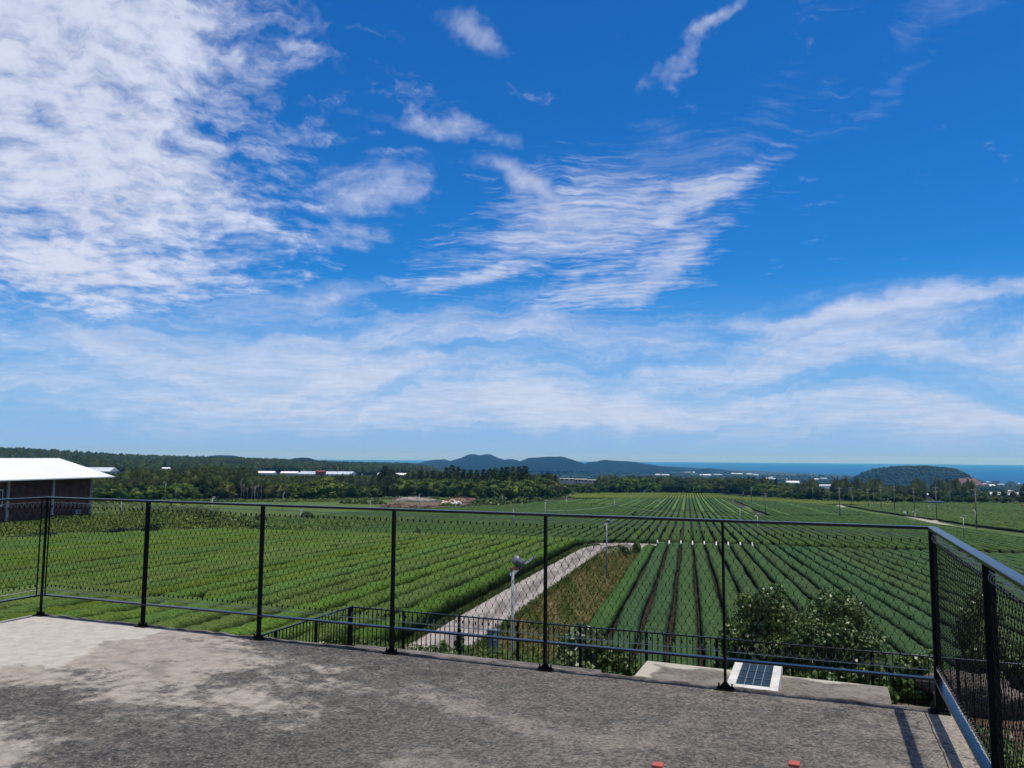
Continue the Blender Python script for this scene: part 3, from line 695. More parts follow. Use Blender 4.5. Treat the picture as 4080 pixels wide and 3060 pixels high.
# ------------------------------------------------------------------ roof terrace in front
RZ = R(90) - A1
def deck_mat():
    m, nt, b = new_mat('weathered_roof_concrete')
    tc = nt.n.new('ShaderNodeTexCoord').outputs['Object']
    x, y, z = nt.sep(tc)
    mp = nt.n.new('ShaderNodeMapping'); mp.inputs['Scale'].default_value = (0.75, 1.25, 1); mp.inputs['Rotation'].default_value = (0, 0, R(18)); nt.put(tc, mp.inputs['Vector'])
    v = mp.outputs[0]
    grain = nt.noise(tc, 42.0, 5, 0.7); mid = nt.noise(tc, 9.0, 6, 0.68); big = nt.noise(v, 1.05, 7, 0.62, 0.4); big2 = nt.noise(v, 0.55, 5, 0.55)
    # lichen-dark skin over the paler render
    dark = nt.mix(nt.step(grain, 0.32, 0.7), (0.018, 0.018, 0.019), (0.090, 0.086, 0.082))
    dark = nt.mix(nt.step(mid, 0.35, 0.7, 0.0, 0.8), dark, nt.mix(nt.step(grain, 0.35, 0.65), (0.042, 0.040, 0.038), (0.145, 0.135, 0.124)))
    pale = nt.mix(nt.step(mid, 0.3, 0.75), (0.215, 0.192, 0.166), (0.305, 0.282, 0.252))
    # paler towards the far left corner, where the skin has been patched and washed
    cx = nt.math('ADD', x, 7.6); cy = nt.math('SUBTRACT', y, 5.6)
    dcorner = nt.math('SQRT', nt.math('ADD', nt.math('MULTIPLY', nt.math('MULTIPLY', cx, cx), 0.62), nt.math('MULTIPLY', nt.math('MULTIPLY', cy, cy), 0.45)))
    wear = nt.math('ADD', nt.math('ADD', nt.math('MULTIPLY', big, 1.0), nt.math('MULTIPLY', mid, 0.35)), nt.math('ADD', nt.math('MULTIPLY', big2, 0.35), nt.step(dcorner, 0.3, 3.4, 0.34, 0.0)))
    mask = nt.step(wear, 0.885, 1.0)
    right = nt.step(x, -3.6, -1.4)      # the right half was re-coated and shows fewer bald patches
    mask = nt.math('MULTIPLY', mask, nt.math('SUBTRACT', 1.0, nt.math('MULTIPLY', right, 0.7)))
    soft = nt.step(wear, 0.78, 1.0, 0.0, 0.55)          # half-worn halo round the bald patches
    c = nt.mix(nt.math('MULTIPLY', soft, nt.math('SUBTRACT', 1.0, nt.math('MULTIPLY', right, 0.5))), dark, nt.mix(nt.step(grain, 0.35, 0.65), (0.10, 0.093, 0.085), (0.24, 0.222, 0.20)))
    c = nt.mix(nt.math('MULTIPLY', mask, nt.step(grain, 0.28, 0.45, 0.55, 1.0)), c, pale)
    blot = nt.noise(v, 2.3, 5, 0.6, 0.6)
    c = nt.mix(nt.step(blot, 0.52, 0.68, 0.0, 0.55), c, nt.mix(1.0, c, (0.5, 0.5, 0.53), 'MULTIPLY'))
    c = nt.mix(nt.math('MULTIPLY', right, nt.step(mid, 0.3, 0.8, 0.25, 0.65)), c, nt.mix(nt.step(grain, 0.3, 0.7), (0.050, 0.044, 0.039), (0.205, 0.183, 0.16)))
    speck = nt.step(nt.noise(tc, 55.0, 2, 0.5), 0.66, 0.72)
    c = nt.mix(nt.math('MULTIPLY', speck, 0.55), c, (0.33, 0.315, 0.29))
    margin = nt.step(nt.math('ADD', x, nt.math('MULTIPLY', nt.math('SUBTRACT', mid, 0.5), 0.5)), 0.42, 0.62)
    c = nt.mix(nt.math('MULTIPLY', margin, 0.75), c, nt.mix(nt.step(grain, 0.3, 0.7), (0.15, 0.132, 0.112), (0.31, 0.28, 0.24)))
    joint = nt.step(nt.math('ABSOLUTE', nt.math('SUBTRACT', nt.math('ADD', x, nt.math('MULTIPLY', mid, 0.03)), 0.64)), 0.006, 0.002)
    vor = nt.n.new('ShaderNodeTexVoronoi'); vor.feature = 'DISTANCE_TO_EDGE'; vor.inputs['Scale'].default_value = 0.42
    nt.put(nt.vmath('ADD', tc, nt.vmath('SCALE', nt.comb(nt.noise(tc, 1.7, 5, 0.7), nt.noise(tc, 1.9, 5, 0.7), 0.0), 0.9)), vor.inputs['Vector'])
    crack = nt.math('MULTIPLY', nt.step(vor.outputs['Distance'], 0.0045, 0.001), nt.step(big2, 0.42, 0.55))
    c = nt.mix(nt.math('MAXIMUM', joint, nt.math('MULTIPLY', crack, 0.8)), c, (0.03, 0.028, 0.026))
    # the smooth white patch in the corner
    edge = nt.math('ADD', dcorner, nt.math('MULTIPLY', nt.math('SUBTRACT', big, 0.5), 2.6))
    c = nt.mix(nt.step(edge, 1.55, 1.35), c, nt.mix(nt.step(mid, 0.3, 0.7), (0.30, 0.285, 0.262), (0.385, 0.368, 0.345)))
    c = nt.mix(1.0, c, (1.02, 1.0, 0.96), 'MULTIPLY')
    nt.put(c, b.inputs['Base Color']); b.inputs['Roughness'].default_value = 0.92; b.inputs['Specular IOR Level'].default_value = 0.2
    hgt = nt.math('ADD', nt.math('MULTIPLY', grain, 0.55), nt.math('MULTIPLY', mid, 0.8))
    nt.put(nt.bump(hgt, 0.75, 0.022), b.inputs['Normal'])
    return m
M['deck'] = deck_mat()
M['kerb'] = principled('kerb_mortar', (0.105, 0.095, 0.086), 0.95, 0, 0.2, 0.5, 6, 0.8, 30, 0.02)
def slab_mat():
    m, nt, b = new_mat('stained_lower_slab')
    tc = nt.n.new('ShaderNodeTexCoord').outputs['Object']; x, y, z = nt.sep(tc)
    n1 = nt.noise(tc, 2.2, 6, 0.6); n2 = nt.noise(tc, 30, 4, 0.7)
    # a wide stain where water stands, pale rim left along the outer edges
    ex = nt.math('MINIMUM', nt.math('ADD', x, 1.58), nt.math('SUBTRACT', 7.81, y))
    rim = nt.step(nt.math('ADD', ex, nt.math('MULTIPLY', nt.math('SUBTRACT', n1, 0.5), 0.5)), 0.17, 0.10)
    c = nt.mix(nt.step(n2, 0.3, 0.7), (0.070, 0.061, 0.052), (0.165, 0.148, 0.125))
    c = nt.mix(nt.step(n1, 0.5, 0.65, 0, 0.6), c, (0.20, 0.185, 0.158))
    c = nt.mix(rim, c, (0.32, 0.295, 0.245))
    nt.put(c, b.inputs['Base Color']); b.inputs['Roughness'].default_value = 0.92; b.inputs['Specular IOR Level'].default_value = 0.2
    nt.put(nt.bump(n2, 0.6, 0.01), b.inputs['Normal']); return m
M['slab'] = slab_mat()

terrace = empty('roof_terrace', (0, 0, 0), RZ)
tag(terrace, 'weathered grey concrete roof terrace with pale worn patches in the foreground', 'roof terrace')
def build_terrace():
    x0, x1, y0, y1 = -7.56, .80, -7.0, 6.012
    nx, ny = 150, 190
    gx = np.linspace(x0, x1, nx); gy = np.linspace(y0, y1, ny); X, Y = np.meshgrid(gx, gy)
    Z = DECK + (fbm(X * 1.0 + 50, Y + 50, .8) - .5) * .006 + (fbm(X + 9, Y + 3, .12) - .5) * .004
    edge = (Y >= y1 - 1e-6); Yj = Y + np.where(edge, (vnoise(X * 9, X * 0, 1.0) - .5) * .022, 0)
    V = np.stack([X, Yj, Z], -1).reshape(-1, 3)
    F = [(j * nx + i, j * nx + i + 1, (j + 1) * nx + i + 1, (j + 1) * nx + i) for j in range(ny - 1) for i in range(nx - 1)]
    part('roof_slab', mesh_np('roof_slab', V, F, True, [M['deck']]), terrace)
    b = MB().box((x0, y0, DECK - .28), (x1, y1 - .02, DECK - .012)); part('slab_edge', b.mesh('slab_edge', M['kerb']), terrace)
    b = MB().box((x0 + .25, y0 + .25, -5.3), (x1 - .2, y1 - .3, DECK - .285)); part('wall', b.mesh('wall', M['kerb']), terrace)
    # mortar strip along the front edge, cracked off the slab
    n = 240; xs = np.linspace(-7.56, .80, n); gap = np.interp(xs, [-7.6, -3.5, -2.4, -1.2, .8], [.0025, .003, .010, .016, .013])
    jn = (vnoise(xs * 7, xs * 0 + 4, 1.0) - .5) * .03 + (vnoise(xs * 26, xs * 0 + 8, 1.0) - .5) * .012
    yi = 6.014 + gap + jn * .5 + .008; yo = 6.082 + (vnoise(xs * 5, xs * 0 + 30, 1.0) - .5) * .016
    zt = DECK + .010 + (vnoise(xs * 11, xs * 0 + 60, 1.0) - .5) * .016
    V = []
    for i in range(n): V += [(xs[i], yi[i], DECK - .10), (xs[i], yi[i], zt[i] - .004), (xs[i], yi[i] + .02, zt[i]), (xs[i], yo[i] - .012, zt[i] - .004), (xs[i], yo[i], DECK - .30)]
    F = [(i * 5 + k, i * 5 + k + 1, (i + 1) * 5 + k + 1, (i + 1) * 5 + k) for i in range(n - 1) for k in range(4)]
    part('edge_mortar', mesh_np('edge_mortar', np.array(V), F, False, [M['kerb']]), terrace)
    # low ledge and the canopy slab with the hatch
    o = part('ledge', MB().box((-4.05, 6.10, -2.0), (-1.70, 6.58, -1.752)).mesh('ledge', M['kerb']), terrace); bevel(o, .02, 2)
    o = part('canopy_slab', MB().prism([(-1.58, 6.10), (.50, 6.10), (.53, 7.72), (-1.58, 7.81)], -2.16, -1.95).mesh('canopy_slab', M['slab']), terrace); bevel(o, .015, 2)
build_terrace()

hatch = empty('roof_hatch', (*from_e(-.54, 7.38), -1.95), RZ)
tag(hatch, 'white concrete hatch with a blue grey louvred grille on the lower slab', 'roof hatch')
def build_hatch():
    b = MB(); w, l, h = .205, .47, .085
    # frame of four sides round the opening
    b.box((-w, -l, 0), (-w + .07, l, h)); b.box((w - .07, -l, 0), (w, l, h)); b.box((-w + .07, l - .09, 0), (w - .07, l, h)); b.box((-w + .07, -l, 0), (w - .07, -l + .09, h))
    bevel(part('frame', b.mesh('frame', principled('hatch_concrete', (0.44, 0.43, 0.40), .8, 0, .3, .15, 8)), hatch), .006, 2)
    part('lining', MB().box((-w + .07, -l + .09, .002), (w - .07, l - .09, .03)).mesh('lining', M['darkbox']), hatch)
    gm = principled('blue_grey_grille', (0.070, 0.120, 0.165), 0.6, 0.0, 0.08, 0.12, 20)
    lm = principled('pale_grille_bar', (0.09, 0.13, 0.165), 0.5, 0.0, 0.4, 0.1, 20)
    sl = MB().box((-.134, -.005, -.003), (.134, .005, .003)).mesh('louvre_slat', gm)
    n = 38
    for i in range(n):
        part('louvre_slat', sl, hatch, loc=(0, -.372 + .744 * i / (n - 1), .066), rot=(R(-12), 0, 0))
    vb = MB().box((-.0035, -.38, 0), (.0035, .38, .012)).mesh('grille_bar', lm)
    for x in (-.067, 0, .067): part('grille_bar', vb, hatch, loc=(x, 0, .068))
    hb = MB().box((-.134, -.003, 0), (.134, .003, .009)).mesh('cross_bar', lm)
    for y in (-.13, .12): part('cross_bar', hb, hatch, loc=(0, y, .069))
build_hatch()

# ------------------------------------------------------------------ railing of the roof
RAIL_H = 1.185; LOW_H = .205
railing = empty('roof_railing', (0, 0, DECK), RZ)
tag(railing, 'dark steel railing with flat rails and diamond cable mesh round the roof', 'railing')
X0, X6, YF = -7.444, .712, 6.0
BAY = (X6 - X0) / 6
def bar_mesh(name, sx, sy, z0, z1, mat): return MB().box((-sx / 2, -sy / 2, z0), (sx / 2, sy / 2, z1)).mesh(name, mat)
def build_railing():
    postA = bar_mesh('post', .016, .05, .01, RAIL_H, M['black']); postC = bar_mesh('post', .044, .044, .01, RAIL_H, M['black'])
    plate = MB().box((-.062, -.042, 0), (.062, .042, .011)).mesh('base_plate', M['black'])
    bolt = MB().tube([(0, 0, .011), (0, 0, .022)], .013, 6).tube([(0, 0, .022), (0, 0, .045)], .007, 6).mesh('bolt', M['black'])
    gus = MB().prism([(.008, -.004), (.045, -.004), (.008, .004)], 0, .001)
    gusset = MB().add([(.008, -.004, .011), (.05, -.004, .011), (.008, -.004, .06), (.008, .004, .011), (.05, .004, .011), (.008, .004, .06)], [(0, 1, 2), (5, 4, 3), (0, 3, 4, 1), (1, 4, 5, 2), (2, 5, 3, 0)]).mesh('gusset', M['black'])
    def post(x, y, me, rz=0.0):
        o = part('post', me, railing, loc=(x, y, 0), rot=(0, 0, rz)); bevel(o, .002)
        part('base_plate', plate, o)
        for s in (-1, 1): part('bolt', bolt, o, loc=(s * .046, 0, 0)); 
        part('gusset', gusset, o); part('gusset', gusset, o, rot=(0, 0, math.pi))
        return o
    for k in range(1, 6): post(X0 + BAY * k, YF, postA)
    post(X6, YF, postC); post(X0, YF, bar_mesh('post', .02, .02, .01, RAIL_H, M['black']))
    # thin end bars to which the mesh is tied at the far left corner
    rod = MB().tube([(0, 0, LOW_H), (0, 0, RAIL_H)], .007, 6).mesh('end_rod', M['black'])
    part('end_rod', rod, railing, loc=(X0 + .045, YF, 0)); part('end_rod', rod, railing, loc=(X0, YF - .06, 0))
    rp = [YF - 1.853 * k for k in range(1, 5)]; lp = [YF - 1.6 * k for k in range(1, 5)]
    for y in rp: post(X6, y, postA, R(90))
    for y in lp: post(X0, y, postA, R(90))
    br = MB().box((.035, -.30, -.02), (.14, .02, -.008)).box((.10, -.30, -.16), (.112, .02, -.008)).mesh('side_bracket', M['rail'])
    for y in rp: part('side_bracket', br, railing, loc=(X6 - .02, y + .36, 0))
    # rails
    def rail(name, a, b, w, h, z):
        if a[1] == b[1]: B = MB().box((a[0], a[1] - w / 2, z), (b[0], a[1] + w / 2, z + h))
        else: B = MB().box((a[0] - w / 2, a[1], z), (a[0] + w / 2, b[1], z + h))
        bevel(part(name, B.mesh(name, M['rail']), railing), .003, 2)
    W = .058
    rail('top_rail', (X0 - W / 2, YF), (X6 - W / 2, YF), W, .020, RAIL_H)
    rail('top_rail', (X6, -4.5), (X6, YF + W / 2), W, .020, RAIL_H)
    rail('top_rail', (X0, -4.5), (X0, YF - W / 2 - .002), W, .020, RAIL_H)
    rail('bottom_rail', (X0 - .02, YF), (X6 - W / 2, YF), .05, .015, LOW_H)
    rail('bottom_rail', (X6, -4.5), (X6, YF + .028), W, .015, LOW_H)
    rail('bottom_rail', (X0, -4.5), (X0, YF - .027), .05, .015, LOW_H)
    # cable mesh, one panel to a bay
    zt, zb = RAIL_H - .075, LOW_H + .105
    def net(L):
        nc = max(4, round(L / .0575)); a = L / nc; nr = 16; bh = (zt - zb) / nr
        V, F = [], []
        def seg(p, q, r):
            p = np.array(p); q = np.array(q); d = q - p; d = d / np.linalg.norm(d)
            u = np.array([d[2], 0, -d[0]]); v = np.array([0, 1., 0]); o = len(V)
            for P in (p, q):
                for k in range(3):
                    th = 2 * math.pi * k / 3 + .5; V.append(P + (u * math.cos(th) + v * math.sin(th)) * r)
            for k in range(3): F.append((o + k, o + (k + 1) % 3, o + 3 + (k + 1) % 3, o + 3 + k))
        def knot(x, z, h=.011, w=.0038):
            o = len(V)
            for zz in (z - h / 2, z + h / 2):
                V.extend([np.array(q) for q in ((x - w, -w, zz), (x + w, -w, zz), (x + w, w, zz), (x - w, w, zz))])
            F.extend([(o + 3, o + 2, o + 1, o), (o + 4, o + 5, o + 6, o + 7), (o, o + 1, o + 5, o + 4), (o + 1, o + 2, o + 6, o + 5), (o + 2, o + 3, o + 7, o + 6), (o + 3, o, o + 4, o + 7)])
        for j in range(nr + 1):
            z = zb + bh * j; off = 0 if j % 2 == 0 else .5
            for i in range(nc + 1):
                x = (i + off) * a
                if x > L - .004 or x < .004: continue
                big = j in (0, nr)
                knot(x, z, .022 if big else .010, .0042 if big else .0030)
                if j < nr:
                    for s in (-.5, .5):
                        x2 = x + s * a
                        if -.001 <= x2 <= L + .001:
                            h = .006
                            m1 = (x + s * a * .30, 0, z + bh * .38); m2 = (x + s * a * .70, 0, z + bh * .62)
                            seg((x, 0, z + h), m1, .00145); seg(m1, m2, .00145); seg(m2, (x2, 0, z + bh - h), .00145)
        Fq = [f for f in F]
        me = bpy.data.meshes.new('cable_mesh'); me.from_pydata([tuple(v) for v in V], [], Fq); me.materials.append(M['wire']); me.update(); return me
    def lace(L, top, seed):
        """support cable and the bright wire wound between it and the mesh"""
        rng = random.Random(seed); zc = RAIL_H - .030 if top else LOW_H + .062
        cab = MB().tube([(0, 0, zc), (L * .5, 0, zc - (.004 if top else .002)), (L, 0, zc)], .0026, 5)
        n = max(4, round(L / .0575)); pts = []
        for i in range(n):
            lo = (zt - .004 if top else zb + .004); hi = zc
            amp = rng.uniform(.6, 1.0)
            for q in range(8):
                th = 2 * math.pi * q / 8; u = (i + q / 8) / n * L
                mid = (lo + hi) / 2; rr = abs(hi - lo) / 2
                pts.append((u + .012 * math.sin(th), .016 * amp * math.sin(th), mid + rr * math.cos(th) * (1 if top else -1) * (.55 + .45 * amp)))
        lac = MB().tube(pts, .0013, 3, False)
        return cab.mesh('support_cable', M['steel']), lac.mesh('lacing_wire', M['steel'])
    def bay(L, loc, rz, me):
        part('cable_mesh', me[0], railing, loc=loc, rot=(0, 0, rz))
        for k, nm in ((1, 'support_cable'), (2, 'lacing_wire'), (3, 'support_cable'), (4, 'lacing_wire')):
            part(nm, me[k], railing, loc=loc, rot=(0, 0, rz))
    def kit(L, s): return (net(L),) + lace(L, True, s) + lace(L, False, s + 1)
    kf = kit(BAY - .03, 1); kr = kit(1.853 - .04, 3); kl = kit(1.6 - .04, 5)
    for k in range(6): bay(BAY, (X0 + BAY * k + .015, YF, 0), 0, kf)
    for k in range(4): bay(1.853, (X6, YF - 1.853 * k - .02, 0), R(-90), kr)
    for k in range(4): bay(1.6, (X0, YF - 1.6 * k - .02, 0), R(-90), kl)
build_railing()

# ------------------------------------------------------------------ picket fence below
fence = empty('picket_fence', (0, 0, -5.0), RZ)
tag(fence, 'black steel picket fence on the ground below the roof terrace', 'fence')
def build_fence():
    H = 1.3; FX0, FX1, FY = -10.8, 8.4, 17.2
    pk = MB().box((-.0085, -.0085, .10), (.0085, .0085, H - .03)).mesh('picket', M['black'])
    ps = MB().box((-.028, -.028, -.4), (.028, .028, H - .031)).mesh('fence_post', M['black'])
    n = int((FX1 - FX0) / .122)
    for i in range(1, n):
        part('picket' if i % 12 else 'fence_post', pk if i % 12 else ps, fence, loc=(FX0 + .122 * i, FY, 0))
    part('fence_post', MB().box((-.04, -.04, -.4), (.04, .04, H)).mesh('fence_post', M['black']), fence, loc=(FX0, FY, 0))
    for i in range(1, 74):
        part('picket' if i % 12 else 'fence_post', pk if i % 12 else ps, fence, loc=(FX0, FY - .122 * i, 0))
    for z, h in ((H - .03, .03), (.10, .025)):
        bevel(part('fence_rail', MB().box((FX0 + .041, FY - .02, z), (FX1, FY + .02, z + h)).mesh('fence_rail', M['rail']), fence), .004)
        bevel(part('fence_rail', MB().box((FX0 - .02, FY - 9.0, z), (FX0 + .02, FY - .041, z + h)).mesh('fence_rail', M['rail']), fence), .004)
build_fence()

# two capped tubes standing on the roof at the lower edge of the picture
capm = MB().box((-.021, -.021, .436), (.021, .021, .450)); capm = capm.mesh('end_cap', M['orange'])
tubm = MB().box((-.0165, -.0165, 0), (.0165, .0165, .436)).mesh('tube', M['bluegrey']); ftm = MB().box((-.05, -.05, 0), (.05, .05, .008)).mesh('foot', M['bluegrey'])
for (a, b, lb) in ((-.612, 3.225, 'short grey tube with an orange cap, left of the two on the roof'), (-.112, 3.44, 'short grey tube with an orange cap, right of the two on the roof')):
    t = empty('capped_tube', (*from_e(a, b), DECK + .004), RZ); tag(t, lb, 'capped tube', 'orange capped tubes on the roof')
    part('tube', tubm, t); bevel(part('end_cap', capm, t), .004, 2); part('foot', ftm, t)

# ------------------------------------------------------------------ foliage builders
def leaf_quads(P, N, size, aspect=.6, jitn=.6):
    n = len(P); N = N + RNG.normal(0, jitn, (n, 3)); N /= np.linalg.norm(N, axis=1)[:, None] + 1e-9
    a = np.cross(N, RNG.normal(0, 1, (n, 3))); a /= np.linalg.norm(a, axis=1)[:, None] + 1e-9
    b = np.cross(N, a); s = (size * RNG.uniform(.65, 1.35, n))[:, None]
    V = np.stack([P - a * s * .5, P + b * s * aspect * .5 + a * s * .05, P + a * s * .5 - N * s * .08, P - b * s * aspect * .5 + a * s * .05], 1).reshape(-1, 3)
    F = np.arange(4 * n).reshape(n, 4); return V, F
def sphere_dirs(n):
    d = RNG.normal(0, 1, (n, 3)); return d / np.linalg.norm(d, axis=1)[:, None]
def clump_cloud(centres, radii, per, size, flat=1.0, aspect=.7, jitn=.55):
    Vs, Fs, o = [], [], 0
    for c, r in zip(centres, radii):
        d = sphere_dirs(per); rr = r * RNG.uniform(.62, 1.08, per)[:, None]
        P = np.asarray(c) + d * rr * np.array([1, 1, flat]); V, F = leaf_quads(P, d * np.array([1, 1, 1 / flat ** .5]), size, aspect, jitn)
        Vs.append(V); Fs.append(F + o); o += len(V)
    return np.vstack(Vs), np.vstack(Fs)
def lump(n_lat, n_lon, centre, rad, jit):
    V = []; 
    for i in range(n_lat + 1):
        th = math.pi * i / n_lat
        for j in range(n_lon):
            ph = 2 * math.pi * j / n_lon; k = 1 + RNG.uniform(-jit, jit)
            V.append((centre[0] + rad[0] * k * math.sin(th) * math.cos(ph), centre[1] + rad[1] * k * math.sin(th) * math.sin(ph), centre[2] + rad[2] * k * math.cos(th)))
    F = [(i * n_lon + j, i * n_lon + (j + 1) % n_lon, (i + 1) * n_lon + (j + 1) % n_lon, (i + 1) * n_lon + j)[::-1] for i in range(n_lat) for j in range(n_lon)]
    return np.array(V), np.array(F)
def join(*VF):
    Vs, Fs, o = [], [], 0
    for V, F in VF: Vs.append(V); Fs.append(np.asarray(F) + o); o += len(V)
    return np.vstack(Vs), np.vstack(Fs)

M['leaf'] = leaf_mat('tree_leaves', (0.7, 0.78, 0.75), (1.3, 1.2, 1.0), 0.22, 0.65, 0.1, objcol=True, fine=0.5, fscale=1.3, transl=.15)
M['shrub'] = leaf_mat('shrub_leaves', (0.7, 0.8, 0.7), (1.25, 1.15, 1.0), 2.5, 0.42, 0.45, objcol=True, fine=0.35, fscale=14.0, transl=.22)
def broad_proto(seed, w=.44, base=.12):
    rng = random.Random(seed); cs, rs = [], []
    for i in range(38):
        th = rng.uniform(0, 2 * math.pi); z = rng.random() ** .8
        env = w * math.sin(math.pi * (.16 + .80 * (z ** .9))) ** .75
        r = env * math.sqrt(rng.uniform(.25, 1)); cs.append((r * math.cos(th), r * math.sin(th), base + (1 - base - .1) * z)); rs.append(rng.uniform(.075, .165))
    V1 = clump_cloud(cs, rs, 62, .062, .72); V2 = lump(7, 10, (0, 0, base + (1 - base) * .42), (w * .62, w * .62, (1 - base) * .34), .25)
    return mesh_np('crown', *join(V1, V2), False, [M['leaf']])
def pine_proto(seed):
    rng = random.Random(seed); cs, rs = [], []
    for i in range(34):
        z = rng.random(); th = rng.uniform(0, 6.283); r = (.10 + .22 * (1 - z) ** .6) * math.sqrt(rng.uniform(.1, 1))
        cs.append((r * math.cos(th), r * math.sin(th), .34 + .62 * z)); rs.append(rng.uniform(.07, .115))
    V1 = clump_cloud(cs, rs, 42, .042, .55, .35); V2 = lump(6, 8, (0, 0, .62), (.16, .16, .26), .3)
    return mesh_np('crown', *join(V1, V2), False, [M['leaf']])
def cedar_proto(seed):
    rng = random.Random(seed); cs, rs = [], []
    for i in range(44):
        z = (i + rng.random()) / 44; th = i * 2.4 + rng.uniform(-.4, .4); r = (.20 * (1 - z) ** .75 + .015) * rng.uniform(.5, 1.05)
        cs.append((r * math.cos(th), r * math.sin(th), .10 + .87 * z)); rs.append(.035 + .075 * (1 - z) * rng.uniform(.7, 1.2))
    V1 = clump_cloud(cs, rs, 34, .036, .8, .45); V2 = lump(6, 8, (0, 0, .42), (.12, .12, .34), .25)
    return mesh_np('crown', *join(V1, V2), False, [M['leaf']])
def trunk_proto(kind):
    b = MB(); rng = random.Random(kind)
    if kind == 0:
        b.tube([(0, 0, -.03), (.01, 0, .12), (-.01, .01, .3), (.01, 0, .55)], [.028, .022, .017, .008], 7)
        for k in range(5): th = k * 1.3; b.tube([(0, 0, .2 + .04 * k), (.12 * math.cos(th), .12 * math.sin(th), .36 + .05 * k), (.24 * math.cos(th), .24 * math.sin(th), .5 + .05 * k)], [.011, .008, .004], 5)
    else:
        b.tube([(0, 0, -.03), (.008, .004, .3), (-.006, 0, .6), (0, 0, .93)], [.018, .015, .011, .004], 7)
        for k in range(6): th = k * 2.1; b.tube([(0, 0, .36 + .08 * k), (.10 * math.cos(th), .10 * math.sin(th), .40 + .085 * k), (.18 * math.cos(th), .18 * math.sin(th), .43 + .085 * k)], [.006, .005, .003], 4)
    return b.mesh('trunk', M['bark'], True)
BROAD = [broad_proto(i, w) for i, w in enumerate((.44, .50, .40, .47))]; PINE = [pine_proto(20 + i) for i in range(3)]; CEDAR = [cedar_proto(40 + i) for i in range(3)]
TRUNK = [trunk_proto(0), trunk_proto(1)]
tree_n = 0
def tree(kind, P, H, colour, label, group, wide=1.0):
    global tree_n; tree_n += 1
    ro = empty({'b': 'broadleaf_tree', 'p': 'pine_tree', 'c': 'conifer_tree'}[kind], (P.x, P.y, P.z - .1), RNG.uniform(0, 6.28))
    ro.scale = (H * wide, H * wide, H)
    protos = {'b': BROAD, 'p': PINE, 'c': CEDAR}[kind]
    c = part('crown', protos[tree_n % len(protos)], ro); c.color = tuple(colour) + (1,)
    part('trunk', TRUNK[0 if kind == 'b' else 1], ro)
    return tag(ro, label, 'tree', group)
G_DARK = np.array((0.036, 0.060, 0.014)); G_MID = np.array((0.062, 0.104, 0.018)); G_LIT = np.array((0.088, 0.140, 0.022)); G_OLIVE = np.array((0.084, 0.108, 0.023))
def vary(c, a=.18): return np.asarray(c) * RNG.uniform(1 - a, 1 + a) * np.array((RNG.uniform(.88, 1.14), 1, RNG.uniform(.85, 1.15)))

# front edge of the woods: (px, top row, colour, width factor)
FRONT = [(395, 1945, G_MID, 1.1), (440, 1925, G_OLIVE, 1.1), (492, 1942, G_MID, 1), (545, 1938, G_LIT, 1.0), (600, 1925, G_LIT, 1.0), (655, 1932, G_MID, 1), (705, 1928, G_LIT, 1.0), (750, 1930, G_LIT, 1.0), (788, 1950, G_MID, 1.0),
         (838, 1945, G_DARK, 1.0), (905, 1925, G_OLIVE, 1.1), (1085, 1935, G_OLIVE, 1.0), (1125, 1918, G_OLIVE, 1.0), (1175, 1925, G_LIT, 1.1), (1235, 1915, G_OLIVE, 1.1), (1300, 1900, G_LIT, 1.15), (1345, 1905, G_OLIVE, 1.05), (1400, 1920, G_MID, 1.1),
         (1450, 1930, G_OLIVE, 1.0), (1495, 1935, G_MID, 1.0), (1608, 1908, G_LIT, 1.15), (1660, 1905, G_MID, 1.1), (1715, 1905, G_MID, 1.1), (1770, 1912, G_LIT, 1.0), (1812, 1908, G_MID, 1.0), (1868, 1900, G_OLIVE, 1.2), (1925, 1912, G_LIT, 1.1), (1975, 1915, G_MID, 1.1),
         (2035, 1908, G_LIT, 1.15), (2095, 1905, G_LIT, 1.15), (2150, 1905, G_MID, 1.15), (2205, 1912, G_OLIVE, 1.1), (2255, 1925, G_MID, 1.0), (2310, 1935, G_MID, 1.1), (2352, 1930, G_OLIVE, 1.2), (2400, 1922, G_MID, 1.2), (2450, 1912, G_MID, 1.2), (2505, 1905, G_LIT, 1.35), (2560, 1912, G_MID, 1.3), (2610, 1925, G_LIT, 1.4), (2665, 1918, G_DARK, 1.2),
         (2715, 1915, G_DARK, 1.2), (2765, 1920, G_MID, 1.2), (2815, 1928, G_LIT, 1.3), (2868, 1920, G_DARK, 1.3), (2920, 1915, G_DARK, 1.3), (2975, 1912, G_DARK, 1.4), (3030, 1920, G_MID, 1.4), (3080, 1935, G_LIT, 1.4), (3125, 1945, G_OLIVE, 1.2), (3165, 1955, G_DARK, 1.2), (3205, 1950, G_DARK, 1.2), (3250, 1945, G_DARK, 1.2), (3300, 1952, G_MID, 1.2), (3345, 1955, G_DARK, 1.2),
         (3390, 1958, G_MID, 1.3), (3435, 1962, G_OLIVE, 1.3), (3480, 1958, G_MID, 1.3), (3525, 1962, G_MID, 1.3), (3570, 1965, G_OLIVE, 1.3), (3615, 1972, G_MID, 1.3), (3655, 1978, G_OLIVE, 1.3), (3760, 1985, G_MID, 1.2), (3810, 1975, G_DARK, 1.2), (3855, 1968, G_MID, 1.2), (3915, 1955, G_OLIVE, 1.3), (3965, 1978, G_OLIVE, 1.2), (4010, 1985, G_DARK, 1.2), (4060, 1980, G_DARK, 1.2)]
nm = {id(G_DARK): 'dark', id(G_MID): 'mid green', id(G_LIT): 'bright green', id(G_OLIVE): 'olive'}
